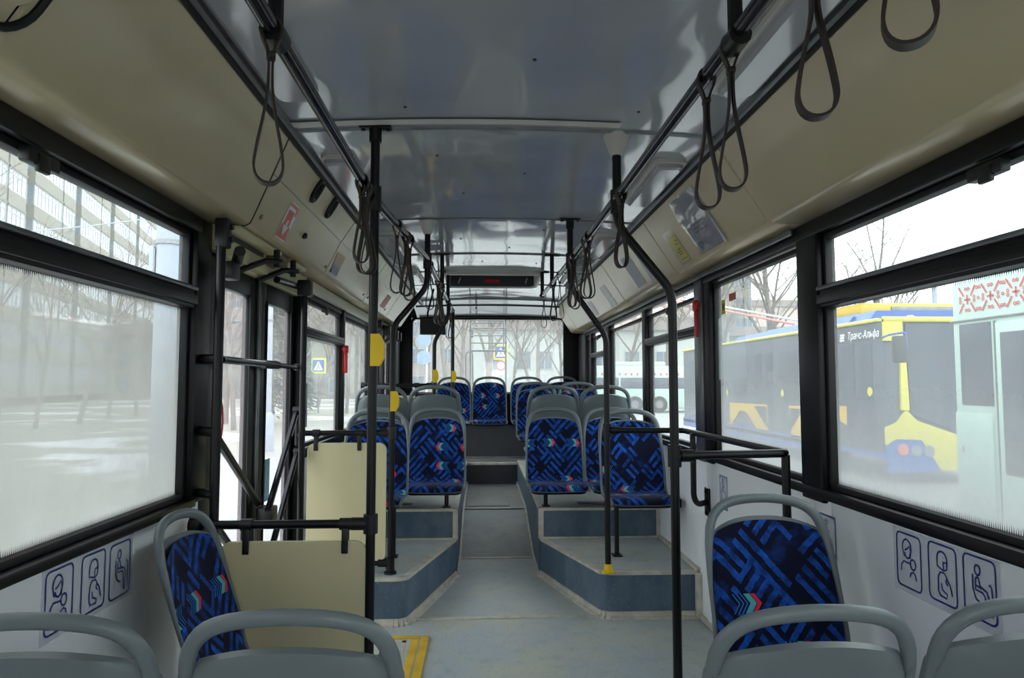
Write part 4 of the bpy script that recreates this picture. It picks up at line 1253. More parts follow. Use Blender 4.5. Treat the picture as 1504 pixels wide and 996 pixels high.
# wheelchair signs below the sill on the right
def wheelchair_sign(yc, zc, label):
    f0 = wallP(1, 1.198)
    t = thing('wheelchair_sticker', label, 'sticker', (1.199, yc, zc))
    f = lambda u, v, h: f0(yc - u, zc + v, h)
    b = MB(); b.fill([(-.06, -.09), (.06, -.09), (.06, .09), (-.06, .09)], f, .0003); b.build('film', M['stickerfilm'], t, smooth=0)
    b = MB(); b.stroke(rrect(-.056, .056, -.085, .085, .005, 2), .005, f, .0008, True); b.build('frame_line', M['blueink'], t, smooth=0)
    b = MB(); b.stroke(arc2(-.01, .06, .009, 0, 360, 10)[:-1], .006, f, .0008, True)
    b.stroke([(-.01, .045), (-.01, .005), (.022, .005), (.032, -.03), (.042, -.028)], .007, f, .0008); b.stroke([(-.01, .03), (.018, .03)], .006, f, .0008)
    b.stroke(arc2(-.004, -.012, .032, 130, 350, 16), .006, f, .0008)
    b.build('pictogram', M['blueink'], t, smooth=0)
    b = MB()
    for v in (-.055, -.066, -.077): b.stroke([(-.04, v), (.03, v)], .005, f, .0008)
    b.build('text_lines', M['blueink'], t, smooth=0)
wheelchair_sign(3.66, .795, 'blue wheelchair sticker on the right wall inside the rail frame')
wheelchair_sign(2.55, .80, 'blue sticker on the right wall behind the nearest blue seat')

# papers on the coves
def cove_sheet(s, u0, u1, v0, v1, h, m, name, parent, nu=1, nv=1, wav=0.0, seed=0):
    rr = random.Random(seed)
    b = MB(); rows = []
    for j in range(nv + 1):
        rows.append([coveP(s, u0 + (u1 - u0) * i / nu, v0 + (v1 - v0) * j / nv, h + (wav * rr.random() if wav else 0)) for i in range(nu + 1)])
    b.grid(rows); return b.build(name, M[m], parent, smooth=20 if wav else 0)
sl = thing('notice_sleeve', 'crumpled clear sleeve with grey notice on the right cove', 'notice', coveP(1, 3.28, .2, 0))
cove_sheet(1, 3.10, 3.45, .055, .355, .002, 'paper', 'notice_paper', sl)
cove_sheet(1, 3.09, 3.46, .05, .36, .005, 'film2', 'clear_sleeve', sl, 6, 9, .014, 5)
b = MB(); f = lambda u, v, h: coveP(1, u, v, .003)
for k in range(6): b.stroke([(3.36, .30 + .008 * k), (3.43, .30 + .008 * k)], .0025, f)
for k in range(5): b.stroke([(3.2 + .01 * (k % 2), .17 + .02 * k), (3.38, .17 + .02 * k)], .0025, f)
b.build('text_lines', M['ink'], sl, smooth=0)
yn = thing('notice_card', 'small yellow card in a clear pocket on the right cove', 'notice', coveP(1, 3.7, .25, 0))
b = MB(); b.fill(rrect(3.645, 3.775, .195, .345, .012), lambda u, v, h: coveP(1, u, v, .002)); b.build('card', M['yellowpaper'], yn, smooth=0)
b = MB(); f = lambda u, v, h: coveP(1, u, v, .003)
for v, a, c in ((.22, 3.66, 3.70), (.24, 3.67, 3.72), (.27, 3.68, 3.74), (.285, 3.69, 3.76), (.30, 3.69, 3.75), (.33, 3.66, 3.76)): b.stroke([(a, v), (c, v)], .004, f)
b.build('text_lines', M['ink'], yn, smooth=0)
cove_sheet(1, 3.62, 3.81, .15, .36, .004, 'film', 'clear_pocket', yn, 4, 4, .004, 8)
rs = thing('arrow_sticker', 'faded red sticker with white arrow on the left cove flap', 'sticker', coveP(-1, 3.1, .25, 0))
f = lambda u, v, h: coveP(-1, u, v, h)
b = MB(); b.fill([(3.038, .188), (3.162, .188), (3.255, .362), (3.106, .362)], f, .002); b.build('sticker_border', M['whiteprint'], rs, smooth=0)
def q(u, v): return (3.047 + .112 * u + (.062 + .028 * u) * v, .195 + .160 * v)
b = MB(); b.fill([q(0, 0), q(1, 0), q(1, .26), q(.86, .26), q(.86, .08), q(0, .08)], f, .0026)
b.fill([q(.1, .18), q(.78, .18), q(.78, .60), q(.95, .62), q(1, 1), q(0, 1), q(0, .62), q(.1, .60)], f, .0026); b.build('red_field', M['redink'], rs, smooth=0)
b = MB(); b.fill([q(.18, .62), q(.40, .62), q(.40, .45), q(.55, .45), q(.55, .62), q(.76, .62), q(.48, .92)], f, .0032); b.build('white_arrow', M['whiteprint'], rs, smooth=0)
ps = thing('notice_sticker', 'pale faded two-tone sticker on the left cove, behind the arrow', 'sticker', coveP(-1, 4.3, .25, 0))
b = MB(); b.fill([(4.10, .22), (4.31, .215), (4.345, .285), (4.15, .29)], f, .002); b.build('upper_half', M['paleink'], ps, smooth=0)
b = MB(); b.fill([(4.15, .29), (4.345, .285), (4.38, .347), (4.20, .35)], f, .002); b.build('lower_half', M['paper'], ps, smooth=0)
b = MB()
for k in range(4): b.stroke([(4.18 + .045 * k, .30), (4.21 + .045 * k, .34)], .007, lambda u, v, h: coveP(-1, u, v, .003))
b.build('text_lines', M['ink'], ps, smooth=0)
far = thing('notice_sticker', 'far small reddish sticker on the left cove', 'sticker', coveP(-1, 6.3, .25, 0))
b = MB(); b.fill([(6.2, .20), (6.42, .20), (6.42, .33), (6.2, .33)], f, .002); b.build('sticker_sheet', M['redink'], far, smooth=0)
for (u0, u1, v0, v1, m, lab) in ((4.30, 4.47, .12, .36, 'paper', 'grey paper strip on the right cove beside the second pole'), (4.62, 4.86, .10, .34, 'paper', 'second grey paper sheet on the right cove, further back'),
                              (5.72, 5.95, .16, .36, 'whiteprint', 'white strip sticker on the far right cove'), (6.6, 6.85, .2, .36, 'whiteprint', 'last white sticker on the right cove')):
    o = MB(); o.fill([(u0, v0), (u1, v0), (u1, v1), (u0, v1)], lambda u, v, h: coveP(1, u, v, .002)); tag(o.build('notice_sheet', M[m], smooth=0), lab, 'notice')

# stickers on panes
def pane_sticker(s, y0, y1, z0, z1, m, label, x=1.228, lines=None, lm='ink', border=None):
    f0 = wallP(s, x)
    t = thing('window_sticker', label, 'sticker', (s * x, (y0 + y1) / 2, (z0 + z1) / 2))
    b = MB(); b.fill([(y0, z0), (y1, z0), (y1, z1), (y0, z1)], f0, .001); b.build('sticker_sheet', M[m], t, smooth=0)
    if border:
        b = MB(); b.fill([(y0 + .022, z0 + .022), (y1 - .022, z0 + .022), (y1 - .022, z1 - .022), (y0 + .022, z1 - .022)], f0, .0015); b.build('inner_field', M[border], t, smooth=0)
    if lines:
        b = MB()
        for pts, w in lines: b.stroke(pts, w, f0, .002)
        b.build('print', M[lm], t, smooth=0)
    return t
M['stickerblue'] = mat('pale_blue_print', srgb(122, 148, 178), .5)
M['stickerlime'] = mat('lime_border', srgb(214, 232, 60), .5)
M['stickercyan'] = mat('pale_cyan_print', srgb(128, 186, 204), .5)
pane_sticker(-1, 4.30, 4.48, 1.10, 1.38, 'paper', 'grey rounded sign sticker low on the left window behind the door', lines=[([(4.34, 1.2), (4.45, 1.2)], .014), ([(4.36, 1.31), (4.42, 1.35)], .012)])
pane_sticker(-1, 3.60, 3.76, .76, .98, 'stickercyan', 'pale cyan text sticker low on the rear door leaf', 1.24, [([(3.63, .80), (3.63, .95)], .012), ([(3.68, .80), (3.68, .95)], .012), ([(3.72, .80), (3.72, .92)], .008)], 'stickerblue')
pane_sticker(1, 5.46, 5.58, 1.60, 1.80, 'stickerblue', 'blue strip sticker on the undivided right window', lines=[([(5.49, 1.63), (5.49, 1.78)], .02)], lm='blueink')
pane_sticker(1, 4.07, 4.17, 1.38, 1.58, 'stickerblue', 'blue strip sticker beside the red hammer on the right', lines=[([(4.10, 1.41), (4.10, 1.56)], .02)], lm='blueink')
pane_sticker(1, 3.66, 3.72, 1.76, 1.84, 'yellowpaper', 'tiny dark edged label at the top of the tall right window', border='ink')
pane_sticker(1, 3.50, 3.60, 1.82, 1.86, 'redink', 'tiny red label at the top of the tall right window')
sf = tag(MB().add([(1.22, 3.35, 1.40), (1.22, 3.76, 1.40), (1.222, 3.76, 1.74), (1.222, 3.38, 1.77)], [(0, 1, 2, 3)]).build('plastic_sheet', M['panefilm'], smooth=0), 'clear plastic notice pocket stuck on the tall right window', 'notice')
# red ring sign on the door glass
t = thing('door_sticker', 'round red ring sticker on the first door leaf', 'sticker', (-1.24, 3.0, 1.22))
f0 = wallP(-1, 1.24)
b = MB(); b.stroke([(2.985 + .085 * cos(a), 1.215 + .13 * sin(a)) for a in [2 * pi * k / 28 for k in range(28)]], .022, f0, .002, True); b.build('ring', M['redsign'] if 'redsign' in M else M['red'], t, smooth=0)
b = MB(); b.fill([(2.94, 1.18), (3.0, 1.18), (3.0, 1.22), (2.94, 1.22)], f0, .002); b.build('print', M['ink'], t, smooth=0)

# ------------------------------------------------------------------ outside
GZ = -.38
def ground_material():
    T = NT('wet_asphalt_with_snow')
    g = T.geo()
    sx = T.n('ShaderNodeSeparateXYZ'); T.t.links.new(g, sx.inputs[0])
    c = T.mix(T.ramp(T.noise(.35, 5, g), .35, .65), srgb(138, 139, 140), srgb(160, 160, 159))
    snow = T.math('MULTIPLY', T.ramp(T.noise(.16, 4, g, .6), .53, .58), T.ramp(T.math('MULTIPLY', sx.outputs[0], -1.0), 3.5, 8.0))
    grass = T.ramp(T.math('MULTIPLY', sx.outputs[0], -1.0), 4.0, 7.0)
    c = T.mix(T.math('MULTIPLY', grass, .8), c, srgb(128, 125, 112))
    c = T.mix(snow, c, srgb(196, 199, 204))
    T.bsdf(c, .6, 0, .3)
    return T.m
M['ground'] = ground_material()
go = tag(MB().box(-220, 220, -120, 320, GZ - .2, GZ).build('ground', M['ground']), 'grey asphalt yard with snow patches outside the bus', 'ground', kind='structure')

M['bark'] = mat('grey_bark', srgb(112, 106, 100), .9, 0, .3, 4)
M['birch'] = mat('birch_bark', srgb(150, 145, 138), .8, 0, .0, 6, .3, col2=srgb(96, 92, 88))
def tree_mesh(seed, h=9.0, r0=.16, depth=5, spread=.55):
    rr = random.Random(seed)
    tb, bb = MB(), MB()
    def grow(p, d, l, r, lev):
        pts = [p]; q = p.copy(); dd = d.copy(); n = 4 if lev == 0 else 3
        for i in range(n):
            dd = (dd + Vector((rr.gauss(0, .10), rr.gauss(0, .10), .05 if lev else .03))).normalized()
            q = q + dd * l / n; pts.append(q.copy())
        rad = [r * (1 - .55 * i / n) for i in range(n + 1)]
        if lev == 0: tb.tube(pts, rad, 8)
        else: bb.tube(pts, rad, 5 if lev == 1 else 3, cap=False)
        if lev >= depth: return
        k = {0: 9, 1: 6, 2: 5, 3: 4}.get(lev, 3)
        for j in range(k):
            f = (.35 + .65 * (j + rr.random()) / k)
            i = min(int(f * n), n - 1); a = f * n - i
            base = pts[i].lerp(pts[i + 1], a)
            az = rr.random() * 2 * pi
            side = Vector((cos(az), sin(az), 0))
            nd = (dd * .75 + side * (spread + rr.random() * .5) + Vector((0, 0, .25))).normalized()
            grow(base, nd, l * (.42 + rr.random() * .2), rad[i] * .5, lev + 1)
        if lev == 0: grow(pts[-1], dd, l * .55, rad[-1], 1)
    grow(Vector((0, 0, 0)), Vector((rr.gauss(0, .03), rr.gauss(0, .03), 1)).normalized(), h * .55, r0, 0)
    return tb.mesh('trunk', M['bark'], 60), bb.mesh('branches', M['bark'], 0)
TREES = [tree_mesh(11, 11, .13, 4), tree_mesh(23, 9.5, .10, 4, .45), tree_mesh(37, 13, .14, 4, .65)]
def tree(x, y, k, rz, sc, label, group='bare trees outside'):
    t = thing('bare_tree', label, 'tree', (x, y, GZ), group=group)
    t.rotation_euler = (0, 0, rz); t.scale = (sc, sc, sc)
    inst('trunk', TREES[k][0], t); inst('branches', TREES[k][1], t, kind='stuff')
# at(px column, distance) -> x
def at(px, y): return (px - 708) / 1003 * y - .10
TL = [(20, 22, 0, .3, .85), (75, 27, 1, 1.9, .9), (135, 30, 2, 2.8, .75), (175, 34, 1, .8, .9), (215, 38, 0, 4.1, .8), (-60, 22, 1, 1.2, .8),
      (340, 30, 0, 2.2, 1.0), (352, 26, 1, 5.1, 1.0), (428, 34, 2, 3.3, .9), (512, 40, 0, 1.4, .9), (525, 31, 1, .2, 1.0), (470, 48, 2, 2.5, 1.0), (545, 36, 2, 4.4, 1.1)]
for i, (px, y, k, rz, sc) in enumerate(TL):
    lab = ['bare tree before the apartment block at the left picture edge', 'thin bare tree second before the apartment block', 'wide bare tree third before the apartment block', 'bare tree fourth before the apartment block', 'bare tree fifth before the apartment block, near the concrete post', 'bare tree beyond the left picture edge',
           'bare tree seen through the first door pane', 'thinner bare tree also in the first door pane', 'bare tree behind the rear door post', 'bare tree in the left window behind the red hammer', 'slim bare tree beside the red hammer', 'far bare tree in the left window with the lime sticker', 'bare tree in front of the rear left door'][i]
    tree(at(px, y), y, k, rz, sc, lab)
TR = [(672, 33, 1, .5, 1.25), (716, 27, 0, 2.0, 1.1), (655, 38, 2, 4.0, 1.1), (625, 35, 0, 1.0, 1.15), (785, 42, 2, 5.0, .9), (795, 34, 1, 3.1, 1.2), (822, 45, 0, .9, 1.0), (755, 50, 1, 2.4, 1.1)]
for i, (px, y, k, rz, sc) in enumerate(TR):
    lab = ['pale trunk tree left of the ladder in the rear window', 'thick trunk tree behind the ladder rungs', 'bare tree behind the black hanging box', 'bare tree at the left edge of the rear window', 'branching bare tree right of the crossing sign', 'straight trunk tree in the right half of the rear window', 'bare tree at the right edge of the rear window', 'distant bare tree between sign and house'][i]
    tree(at(px, y), y, k, rz, sc, lab)
TR = [(920, 58, 2, 1.1, 1.0), (985, 50, 0, 3.3, 1.1), (1010, 62, 2, 2.0, 1.1), (1075, 42, 1, 4.2, 1.2), (1135, 37, 0, .4, 1.2), (1170, 46, 2, 5.5, 1.0), (1228, 24, 1, 2.6, .72), (1300, 40, 0, 1.5, 1.0), (1345, 48, 2, 3.9, .9)]
for i, (px, y, k, rz, sc) in enumerate(TR):
    sc *= 1.35
    lab = ['bare tree behind the green bus, farthest left of that row', 'bare tree above the green bus roof', 'bare tree above the second green bus', 'bare tree behind the plastic pocket', 'big forked bare tree above the blue trolleybus roof', 'bare tree above the trolley booms', 'bare tree in the top pane left of the lamp post', 'spreading bare tree in the middle of the right top pane', 'bare tree at the lamp post behind the yellow roof'][i]
    tree(at(px, y), y, k, rz, sc, lab)

# spruce behind the rear door leaf
def spruce(x, y, h, label, seed):
    rr = random.Random(seed)
    t = thing('spruce_tree', label, 'tree', (x, y, GZ))
    b = MB(); b.tube([(0, 0, 0), (0, 0, h)], [.16, .02], 7); b.v = [(p[0] + x, p[1] + y, p[2] + GZ) for p in b.v]; b.build('trunk', M['bark'], t)
    b = MB()
    for i in range(2400):
        z = .06 * h + .94 * h * rr.random() ** .8
        R = (1 - z / h) * h * .15 + .06
        a = rr.random() * 2 * pi; r_ = R * (.25 + .75 * rr.random())
        p = Vector((r_ * cos(a), r_ * sin(a), z - r_ * .3))
        d = Vector((cos(a + rr.gauss(0, .5)), sin(a + rr.gauss(0, .5)), -.2 - .3 * rr.random())).normalized() * (.14 + .24 * rr.random())
        w = d.cross(Vector((0, 0, 1))).normalized() * .05
        b.add([p - w, p + d * .5 - Vector((0, 0, .04)), p + w, p + d], [(0, 1, 3), (1, 2, 3), (0, 2, 1)])
    b.v = [(p[0] + x, p[1] + y, p[2] + GZ) for p in b.v]
    o = b.build('needles', M['needle'], t, smooth=0, recalc=False); o['kind'] = 'stuff'
M['needle'] = mat('spruce_needles', srgb(52, 82, 62), .9, 0, .3, 3)
spruce(at(404, 30), 30, 7.5, 'dark green spruce behind the rear door leaf', 4)
spruce(at(449, 40), 40, 5.2, 'green spruce in the left window behind the door', 5)

# concrete posts
M['concrete'] = mat('pale_concrete', srgb(150, 158, 170), .8, 0, .08, 3)
def post(x, y, r, h, label, flare=1.0):
    t = thing('concrete_post', label, 'post', (x, y, GZ))
    b = MB(); b.tube([(x, y, GZ), (x, y, GZ + .9), (x, y, GZ + 1.0), (x, y, GZ + h)], [r * flare, r * flare * .95, r, r * .8], 16); b.build('post_shaft', M['concrete'], t)
    b = MB(); b.cyl((x, y, GZ + 3.35), (x, y, GZ + 3.4), r * 1.06, 16); b.build('band', M['aludark'], t)
    return t
post(at(254, 8), 8, .15, 9, 'thick grey concrete post in the corner of the left window')
post(at(395, 18), 18, .17, 10, 'white concrete post seen through the rear door leaf', 1.5)
bx = thing('meter_box', 'narrow rusty box fixed beside the concrete post', 'box', (at(236, 8), 8, 2.6))
x = at(234, 8)
b = MB(); b.box(x - .025, x + .025, 7.9, 8.0, 2.35, 2.95, .005); b.build('box_body', M['concrete'], bx)
b = MB(); b.box(x + .026, x + .04, 7.9, 7.99, 2.38, 2.92, .003); b.build('box_door', M['aludark'], bx)

# apartment block on the left
ang = atan2(.971, -.238)
ap = thing('apartment_block', 'tall cream panel apartment block with glazed balconies', 'building', (-36 + .238 * 26, 53 - .971 * 26, GZ))
ap.rotation_euler = (0, 0, ang)
M['panelwall'] = mat('cream_concrete_panel', srgb(128, 126, 117), .85, 0, .06, .4)
M['panelwall2'] = mat('grey_concrete_panel', srgb(132, 130, 122), .85, 0, .06, .4)
M['pvc'] = mat('white_pvc', srgb(166, 170, 174), .5, 0, .02)
M['darkglass'] = mat('window_glass_dark', srgb(92, 104, 116), .15, 0, .2, .8, .6)
M['skyglass'] = mat('window_glass_pale', srgb(126, 136, 142), .15, 0, .2, .8, .6)
FL, NB, BW, NF = 2.8, 7, 11.2, 9
b = MB(); b.box(0, NB * BW, 0, 12, 0, NF * FL + 1.0); b.build('wall', M['panelwall'], ap, world=False)
b = MB()
for i in range(NF + 1): b.box(0, NB * BW, -.03, 0, i * FL + .58, i * FL + .66)
for j in range(NB + 1): b.box(j * BW - .04 if j else 0, j * BW + .04, -.03, 0, 0, NF * FL + 1)
o = b.build('panel_joints', M['panelwall2'], ap, world=False); o['kind'] = 'stuff'
b = MB(); b.box(-.1, NB * BW + .1, -.25, 12.2, NF * FL + 1.0, NF * FL + 1.35); b.build('roof', M['panelwall2'], ap, world=False)
bal = MB(); bal.box(0, 3.1, -1.0, 0, 0, 1.0); bal.box(-.04, 3.14, -1.04, 0, 2.62, 2.72); bal.box(-.04, 3.14, -1.06, 0, -.1, 0); balm = bal.mesh('balcony', M['panelwall'])
gz_ = MB(); gz_.box(0, 3.1, -.97, -.02, 1.0, 2.62); gzm = gz_.mesh('glazing', M['skyglass'])
fr = MB()
for xx in (0, .75, 1.5, 2.25, 3.02): fr.box(xx, xx + .08, -1.0, -.96, 1.0, 2.62)
for zz in (1.0, 2.2, 2.55): fr.box(0, 3.1, -1.0, -.96, zz, zz + .07)
for yy in (-.98, -.5): fr.box(-.02, .02, yy, yy + .06, 1.0, 2.62)
for yy in (-.98, -.5): fr.box(3.08, 3.12, yy, yy + .06, 1.0, 2.62)
frm = fr.mesh('glazing_bars', M['pvc'])
wm = MB()
wm.box(0, 1.5, -.05, .02, 0, .08); wm.box(0, 1.5, -.05, .02, 1.42, 1.5); wm.box(0, .08, -.05, .02, 0, 1.5); wm.box(1.42, 1.5, -.05, .02, 0, 1.5); wm.box(.9, .97, -.05, .02, 0, 1.5)
wme = wm.mesh('window', M['pvc'])
pm = MB(); pm.box(.08, 1.42, -.02, .0, .08, 1.42); pme = pm.mesh('pane', M['darkglass'])
for j in range(NB):
    for i in range(NF):
        for xo in (.3, 5.0, 8.1):
            bo = inst('balcony', balm, ap, (j * BW + xo, 0, i * FL + .75))
            inst('glazing', gzm, bo); inst('glazing_bars', frm, bo)
        wo = inst('window', wme, ap, (j * BW + 3.45, 0, i * FL + 1.65))
        inst('pane', pme, wo)

# pale green two-storey house behind the rear window
def house(name, label, x0, x1, y, z1, wallm, rows, cols, roofm, ww=1.2, wh=1.5, roof_h=1.2):
    hs = thing(name, label, 'building', ((x0 + x1) / 2, y, GZ))
    MB().box(x0, x1, y, y + 10, GZ, z1).build('wall', M[wallm], hs)
    b = MB(); b.prism([(x0 - .4, z1), (x1 + .4, z1), (x1 - 1, z1 + roof_h), (x0 + 1, z1 + roof_h)], y - .4, y + 10.4, 'y'); b.build('roof', M[roofm], hs)
    for z in rows:
        for x in cols:
            b = MB(); b.box(x - ww / 2 - .08, x + ww / 2 + .08, y - .06, y, z - .08, z + wh + .08)
            wo = b.build('window', M['pvc'], hs)
            b = MB(); b.box(x - ww / 2, x - .04, y - .09, y - .04, z, z + wh); b.box(x + .04, x + ww / 2, y - .09, y - .04, z, z + wh); b.build('pane', M['darkglass'], wo)
    return hs
M['palegreen'] = mat('pale_green_render', srgb(176, 181, 177), .85, 0, .05, .6)
M['palepink'] = mat('pale_pink_render', srgb(186, 172, 164), .85, 0, .05, .6)
M['brownbrick'] = mat('brown_grey_brick', srgb(150, 143, 138), .9, 0, .15, 3)
M['roofgrey'] = mat('grey_roof_sheet', srgb(140, 132, 128), .7, 0, .1)
house('pale_house', 'pale green two-storey house behind the trees in the rear window', -.9, 22, 60, 6.0, 'palegreen', (-.1, 2.6), (.8, 3.55, 5.4, 7.8, 10.5, 13.2, 16, 19), 'roofgrey')
house('brick_block', 'brownish brick block at the left of the rear window', -30, -1.0, 78, 14, 'brownbrick', (.5, 3.6, 6.7, 9.8), [-4 - 3.4 * k for k in range(8)], 'roofgrey', 1.4, 1.6)
house('far_block', 'pale pinkish block far beyond the green house roof', -1, 60, 120, 15, 'palepink', (2, 5, 8, 11), [1.5 + 3.6 * k for k in range(15)], 'roofgrey')
house('grey_tower', 'distant pale grey tower block behind the big forked tree', at(1086, 95), at(1112, 95), 95, 24, 'panelwall2', (3, 6, 9, 12, 15, 18), [at(1094, 95), at(1105, 95)], 'roofgrey')
house('grey_hall', 'low grey service hall behind the parked green buses', 8, 46, 88, 7.5, 'panelwall', (3.2,), [10 + 3.4 * k for k in range(10)], 'roofgrey', 2.0, 1.8)
house('left_house', 'low pale house behind the trees on the left', -46, -14, 75, 6.5, 'panelwall', (.3, 3.2), [-16 - 3.2 * k for k in range(9)], 'roofgrey')

# crossing sign and ring sign
M['signblue'] = mat('sign_blue', srgb(30, 80, 176), .5)
M['signyellow'] = mat('sign_yellow', srgb(240, 214, 20), .5)
def crossing_sign(x, y, z, border, label):
    sg = thing('crossing_sign', label, 'sign', (x, y, GZ))
    b = MB(); b.cyl((x, y + .1, GZ), (x, y + .1, z + .5), .04, 8); b.build('sign_post', M['aludark'], sg)
    b = MB(); b.box(x - .44, x + .42, y, y + .03, z - .45, z + .45, .02); b.build('border_board', M[border], sg)
    b = MB(); b.box(x - .34, x + .32, y - .03, y, z - .34, z + .34, .01); b.build('blue_field', M['signblue'], sg)
    fs_ = lambda u, v, h: (x - .01 + u, y - .035 - h, z + v)
    b = MB(); b.fill([(-.28, -.27), (.28, -.27), (0, .28)], fs_, 0); b.build('white_triangle', M['whiteprint'], sg, smooth=0)
    b = MB(); b.stroke([(-.10, -.2), (0, -.05), (.0, .06)], .04, fs_, .004); b.stroke([(.1, -.2), (0, -.05)], .04, fs_, .004); b.stroke([(-.09, .0), (.08, .01)], .03, fs_, .004); b.fill(arc2(0, .11, .04, 0, 330, 9), fs_, .004); b.build('walker', M['ink'], sg, smooth=0)
    return sg
crossing_sign(at(471, 40), 40, 2.36, 'stickerlime', 'lime-edged blue crossing sign seen through the left window behind the door')
sg = crossing_sign(1.0, 40, 3.17, 'signyellow', 'blue pedestrian crossing sign with yellow border above a red ring sign')
b = MB(); b.cyl((1.0, 40.0, 2.38), (1.0, 39.97, 2.38), .27, 24); b.build('ring_disc', M['whiteprint'], sg)
b = MB(); b.stroke(arc2(0, 0, .25, 0, 360, 28)[:-1], .07, lambda u, v, h: (1.0 + u, 39.965, 2.38 + v), 0, True); b.build('red_ring', M['red'], sg, smooth=0)
b = MB(); b.box(.8, 1.2, 39.98, 40.0, 1.85, 2.05); b.build('text_plate', M['whiteprint'], sg)
# round mirrors / signs left in the rear window
for z, lab in ((3.35, 'upper pale blue road sign seen from behind, rear window left'), (2.55, 'lower pale blue road sign seen from behind, rear window left')):
    t = thing('road_sign', lab, 'sign', (at(623, 32), 32, z))
    b = MB(); b.cyl((at(623, 32), 32, z), (at(623, 32), 31.97, z), .33, 20); b.build('sign_disc', M['stickerblue'], t)
    b = MB(); b.cyl((at(627, 32), 32.05, GZ if z < 3 else 2.9), (at(627, 32), 32.05, z + .4), .05, 8); b.build('sign_post', M['whiteprint'], t)

# ladder on the bus's back
ld = thing('roof_ladder', 'grey tubular ladder fixed outside the rear window', 'ladder', (0, 9.25, 1.0))
M['laddergrey'] = mat('ladder_paint', srgb(190, 194, 198), .4, .1, .05)
for x in (-.26, .222):
    b = MB(); b.cyl((x, 9.25, .4), (x, 9.25, 2.75), .011, 8); b.build('ladder_rail', M['laddergrey'], ld)
for z in (2.225, 2.12, 2.02, 1.92):
    b = MB(); b.cyl((-.255, 9.25, z), (.22, 9.25, z), .0085, 8); b.build('rung', M['laddergrey'], ld)
b = MB(); b.tube(fillet([(-.22, 9.22, 2.19), (.19, 9.22, 2.19), (.19, 9.22, 1.95), (.19, 9.22, 1.83)], .03), .007, 8); b.build('inner_frame', M['laddergrey'], ld)
b = MB(); b.cyl((-.27, 9.27, 1.815), (.24, 9.27, 1.815), .014, 8); b.build('cross_bar', M['laddergrey'], ld)
b = MB(); b.tube(fillet([(-.32, 9.27, 1.2), (-.32, 9.27, 1.80), (-.23, 9.27, 1.80), (-.22, 9.27, 1.2)], .04), .008, 8); b.build('hose_loop', M['aludark'], ld)

# ------------------------------------------------------------------ parked vehicles on the right
M['busyellow'] = mat('bus_yellow', srgb(206, 196, 70), .4, 0, .04)
M['busblue'] = mat('bus_blue', srgb(40, 90, 168), .4, 0, .05)
M['busorange'] = mat('bus_amber', srgb(206, 168, 44), .4, 0, .04)
M['busglass'] = mat('bus_glass', srgb(84, 90, 100), .35, 0, .2, .8, .3)
M['busglass2'] = mat('bus_glass_dark', srgb(66, 72, 84), .35, 0, .2, .8, .3)
M['mint'] = mat('mint_body', srgb(172, 198, 186), .4, 0, .03)
M['redorn'] = mat('red_ornament', srgb(196, 56, 64), .5)
M['tyre'] = mat('tyre', srgb(44, 44, 46), .8)
# blue and yellow trolleybus: side x=X0 faces our bus, front at y=Y0 faces the camera
X0, Y0 = 6.95, 11.7
tb = thing('trolleybus', 'blue and yellow trolleybus with dark windows parked on the right', 'trolleybus', (X0, Y0, GZ))
b = MB(); b.box(X0, X0 + 2.5, Y0 + .02, Y0 + 12, .05, 2.50, .08); b.build('body', M['busglass'], tb)
b = MB(); b.prism([(X0 + .1, 2.52), (X0 + 2.4, 2.52), (X0 + 2.3, 2.72), (X0 + .25, 2.72)], Y0 + .6, Y0 + 5.4, 'y'); b.build('roof_fairing', M['busblue'], tb)
b = MB(); b.prism([(X0 + .05, 2.52), (X0 + 2.4, 2.52), (X0 + 2.3, 2.68), (X0 + .2, 2.68)], Y0 + 5.42, Y0 + 6.0, 'y'); b.prism([(X0 + .02, 2.50), (X0 + 2.4, 2.50), (X0 + 2.3, 2.66), (X0 + .14, 2.66)], Y0 + 1.2, Y0 + 7.2, 'y'); b.build('roof_box', M['busblue'], tb)
b = MB(); b.tube([(X0 - .005, Y0 + .1, 2.50), (X0 - .005, Y0 + 12, 2.50)], .035, 8); b.tube([(X0, Y0, 2.50), (X0 + 2.5, Y0, 2.50)], .05, 8); b.build('roof_edge', M['busyellow'], tb)
b = MB(); b.box(X0 - .015, X0 + .2, Y0 + .0, Y0 + 12, .05, .14); b.box(X0 - .015, X0 + .1, Y0 + 2.3, Y0 + 12, -.1, .20); b.build('skirt', M['busblue'], tb)
# amber side panels with triangular dark cut-outs
def sideX(u, v, h): return (X0 - .012 - h, Y0 + u, v)
for pts in ([(7.5, .82), (4.93, .84), (4.93, .18), (5.55, .16), (6.3, .62), (6.75, .62), (7.5, .12)], [(3.75, .86), (2.6, .88), (2.6, .16), (3.65, .16)], [(1.75, .92), (1.25, .93), (1.25, .55), (1.75, .72)]):
    b = MB(); b.fill(pts, sideX, .003); b.fill(pts, sideX, -.002); b.build('amber_panel', M['busorange'], tb, smooth=0)
for pts in ([(5.75, .78), (4.98, .79), (4.98, .28)], [(3.68, .8), (3.05, .8), (3.68, .3)]):
    b = MB(); b.fill(pts, sideX, .008); b.build('dark_triangle', M['busglass2'], tb, smooth=0)
for u, w_ in ((.35, .55), (.95, .6), (2.75, 1.5), (4.6, .6), (5.25, .6), (6.2, 1.5), (8.0, 1.6), (9.8, 1.6)):
    b = MB(); b.box(X0 - .012, X0 + .02, Y0 + u, Y0 + u + w_, 1.02 if u not in (.35, .95, 4.6, 5.25) else .12, 2.12, .01); b.build('side_window' if u not in (.35, .95, 4.6, 5.25) else 'door_leaf', M['busglass2'], tb)
